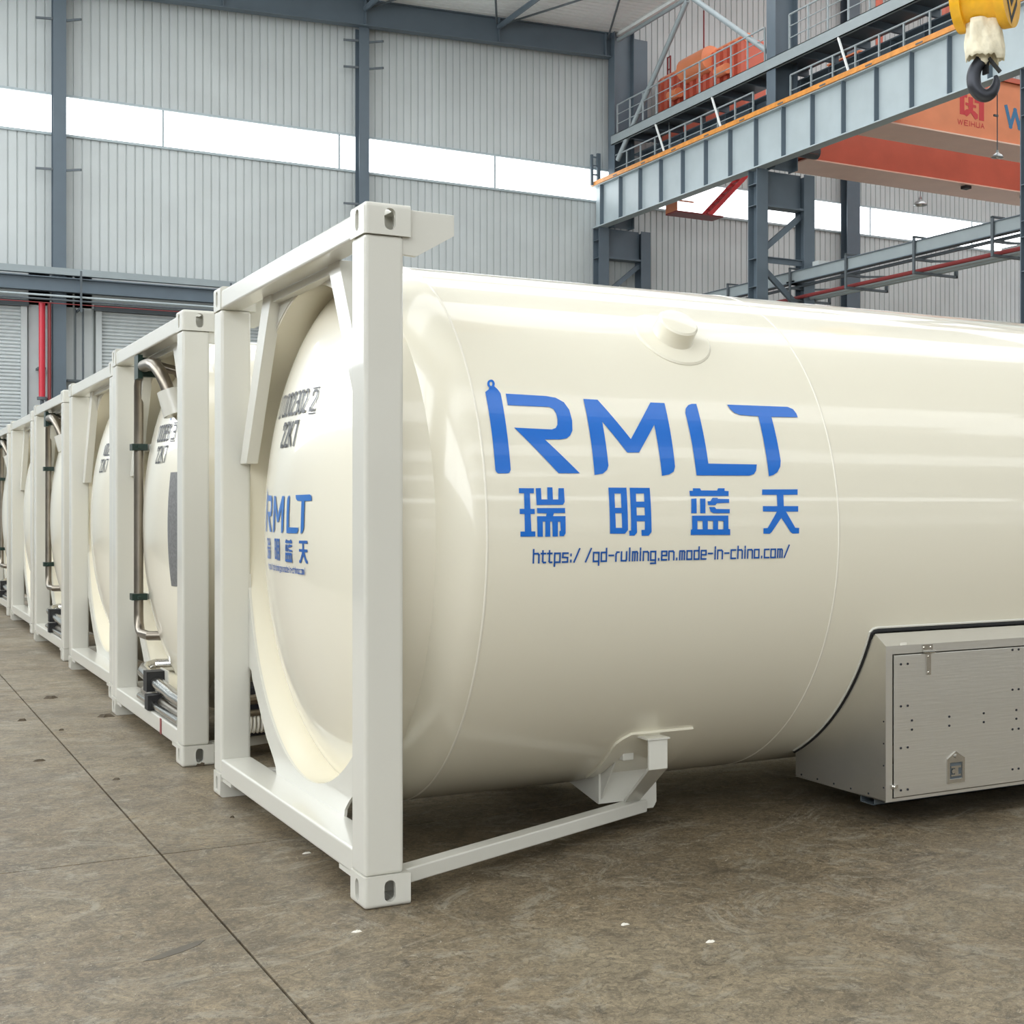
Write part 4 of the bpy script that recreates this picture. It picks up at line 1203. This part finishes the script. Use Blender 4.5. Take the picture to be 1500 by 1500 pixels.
lamp(31.7, 33.5, 12.35, .62, ROOF2 - 12.35, 'pendant lamp hanging below the shade-darkened rear girder')

# ================================================================== HOOK BLOCK OVER THE FIRST TANK
hk = thing('crane_hook_block', 'yellow crane hook block with grimy cloth sleeve and dark hook', 'crane hook', (4.74, 1.81, 4.11))
cr, sr = math.cos(.527), math.sin(.527)
right = Vector((cr, -sr, 0))
fwd = Vector((sr, cr, 0))
up_ = Vector((0, 0, 1))
def hp(a, b, c=0.0):     # metres: right, up from the hook foot, away
    return right * a + up_ * b + fwd * c
ax = (right * .86 - fwd * .50).normalized()
c0 = hp(-.005, .665)
disc = lambda p, q, r_: MB().tube([p, q], r_, 40)
part('sheave_drum', disc(c0 - ax * .10, c0 + ax * .12, .170), M['yellow'], hk, smooth=True)
part('sheave_cheek', disc(c0 - ax * .165, c0 - ax * .10, .200), M['yellow'], hk, smooth=True)
ck = part('sheave_cheek', disc(c0 + ax * .12, c0 + ax * .185, .215), M['yellow'], hk, smooth=True)
u_ = ax.cross(up_).normalized()
u_ = -u_ if u_.dot(right) < 0 else u_
ce = c0 + ax * .187
cv = MB()
for k in (0, 1):
    r0, d = .03 + .095 * k, .05
    off = -.20 + .11 * k
    P2 = lambda a, b: ce + u_ * a + up_ * b
    q = [P2(0, off), P2(.13, off + .16), P2(.13, off + .16 + d), P2(0, off + d), P2(-.13, off + .16 + d), P2(-.13, off + .16)]
    cv.add(q, [(0, 1, 2, 3), (0, 3, 4, 5)])
part('chevron', cv, M['rubber'], hk, label='black chevron stripes')
# cloth sleeve with ragged hem
n = 44
vs, fs = [], []
rows = 9
random.seed(3)
hem = [random.uniform(-.012, .022) + (.03 if 8 < k < 20 else 0) for k in range(n)]
for i in range(rows):
    t = i / (rows - 1)
    for k in range(n):
        a = 2 * math.pi * k / n
        w = .110 + .008 * math.sin(5 * a + 3 * t) + .006 * math.sin(9 * a - 5 * t) + .012 * t
        sq = 1.0 / max(abs(math.cos(a)), abs(math.sin(a))) ** .45
        z = .515 - .255 * t + (hem[k] * t ** 3)
        vs.append(hp(.004 + w * sq * math.cos(a), z, w * sq * .85 * math.sin(a)))
for i in range(rows - 1):
    for k in range(n):
        fs.append((i * n + k, i * n + (k + 1) % n, (i + 1) * n + (k + 1) % n, (i + 1) * n + k))
sl_o = part('cloth_sleeve', MB().add(vs, fs), M['cloth'], hk, smooth='all')
so = sl_o.modifiers.new('thick', 'SOLIDIFY')
so.thickness = .006
# hook: tapered bow
path = [(.000, .36), (-.004, .30), (-.030, .245), (-.058, .195), (-.066, .140), (-.056, .085), (-.028, .046), (.010, .032), (.048, .048), (.074, .086), (.083, .130), (.076, .162)]
rad = [.030, .034, .040, .044, .046, .046, .045, .043, .038, .031, .023, .012]
fine, fr = [], []
for i in range(len(path) - 1):
    for k in range(4):
        t = k / 4
        p0, p1, p2, p3 = path[max(i - 1, 0)], path[i], path[i + 1], path[min(i + 2, len(path) - 1)]
        cat = lambda a, b, c, d: .5 * (2 * b + (c - a) * t + (2 * a - 5 * b + 4 * c - d) * t * t + (3 * b - a - 3 * c + d) * t ** 3)
        fine.append(hp(cat(p0[0], p1[0], p2[0], p3[0]), cat(p0[1], p1[1], p2[1], p3[1])))
        fr.append(rad[i] * (1 - t) + rad[i + 1] * t)
fine.append(hp(*path[-1])); fr.append(rad[-1])
part('hook', MB().tube(fine, fr, 16), M['iron'], hk, smooth='all')
part('safety_latch', MB().bar(hp(.025, .265, -.03), hp(.100, .175, -.03), .03, .018).bar(hp(.012, .27, 0), hp(.012, .17, 0), .05, .012), M['rubber'], hk)
part('collar', MB().tube([hp(0, .33), hp(-.004, .275), hp(-.018, .245)], [.045, .048, .040], 16), M['cloth'], hk, smooth=True)
for k, d in enumerate((-.13, -.05, .04, .10)):
    part('wire_rope', MB().tube([c0 + ax * d + fwd * .12, c0 + ax * d + fwd * .12 + up_ * 7.6], .013, 8), M['iron'], hk)
part('trolley_frame', MB().add([tuple(c0 + right * a + fwd * b + up_ * c) for c in (7.6, 8.1) for a, b in ((-.6, -.5), (.6, -.5), (.6, .6), (-.6, .6))], [(0, 1, 2, 3), (7, 6, 5, 4), (0, 4, 5, 1), (1, 5, 6, 2), (2, 6, 7, 3), (3, 7, 4, 0)]), M['yellow'], hk)

# ================================================================== LITTER ON THE FLOOR
def lump(x, y, r_, h, m, name, label, cat, seed):
    rnd = random.Random(seed)
    n = 9
    ring = [(r_ * rnd.uniform(.6, 1.3) * math.cos(2 * math.pi * k / n), r_ * .55 * rnd.uniform(.6, 1.3) * math.sin(2 * math.pi * k / n)) for k in range(n)]
    vs = [(p[0], p[1], 0) for p in ring] + [(p[0] * .55, p[1] * .55, h * rnd.uniform(.6, 1.1)) for p in ring] + [(0, 0, h)]
    fs = [(k, (k + 1) % n, n + (k + 1) % n, n + k) for k in range(n)] + [(n + k, n + (k + 1) % n, 2 * n) for k in range(n)] + [tuple(reversed(range(n)))]
    o = part(name, MB().add(vs, fs), m, None, loc=(x, y, 0.0))
    tag(o, label, cat, 'litter on the floor')
for i, (x, y, r_, h, nm, lab) in enumerate((
        (-.068, 5.453, .060, .022, 'dirt_clod', 'dark clod of dirt beside the second container'),
        (-.282, 6.662, .055, .020, 'dirt_clod', 'dark clod of dirt beside the third container'),
        (-.593, 5.543, .032, .015, 'dirt_clod', 'small dark clod left of the slab joint, farthest back'),
        (-.415, 4.967, .022, .012, 'dirt_clod', 'tiny dark crumb right at the slab joint'),
        (-.674, 3.84, .030, .012, 'dirt_clod', 'small dark clod left of the slab joint, nearest'),
        (-.378, 3.039, .026, .010, 'dirt_clod', 'thin dark crumb between slab joint and second container'),
        (-.055, 1.786, .012, .010, 'dirt_clod', 'black pellet in front of the first end frame'))):
    lump(x, y, r_, h, M['earth'], nm, lab, 'debris', 11 + i)
for i, (x, y, r_, lab) in enumerate(((-.101, -.227, .018, 'white scrap just left of the nearest corner casting foot'), (.06, .94, .020, 'white sliver under the first bottom rail'),
                                (.896, -.937, .020, 'white scrap on the open floor at lower right'), (.74, -.62, .020, 'white flake on the open floor below the cabinet'))):
    lump(x, y, r_, .006, M['scrap'], 'paper_scrap', lab, 'scrap', 40 + i)
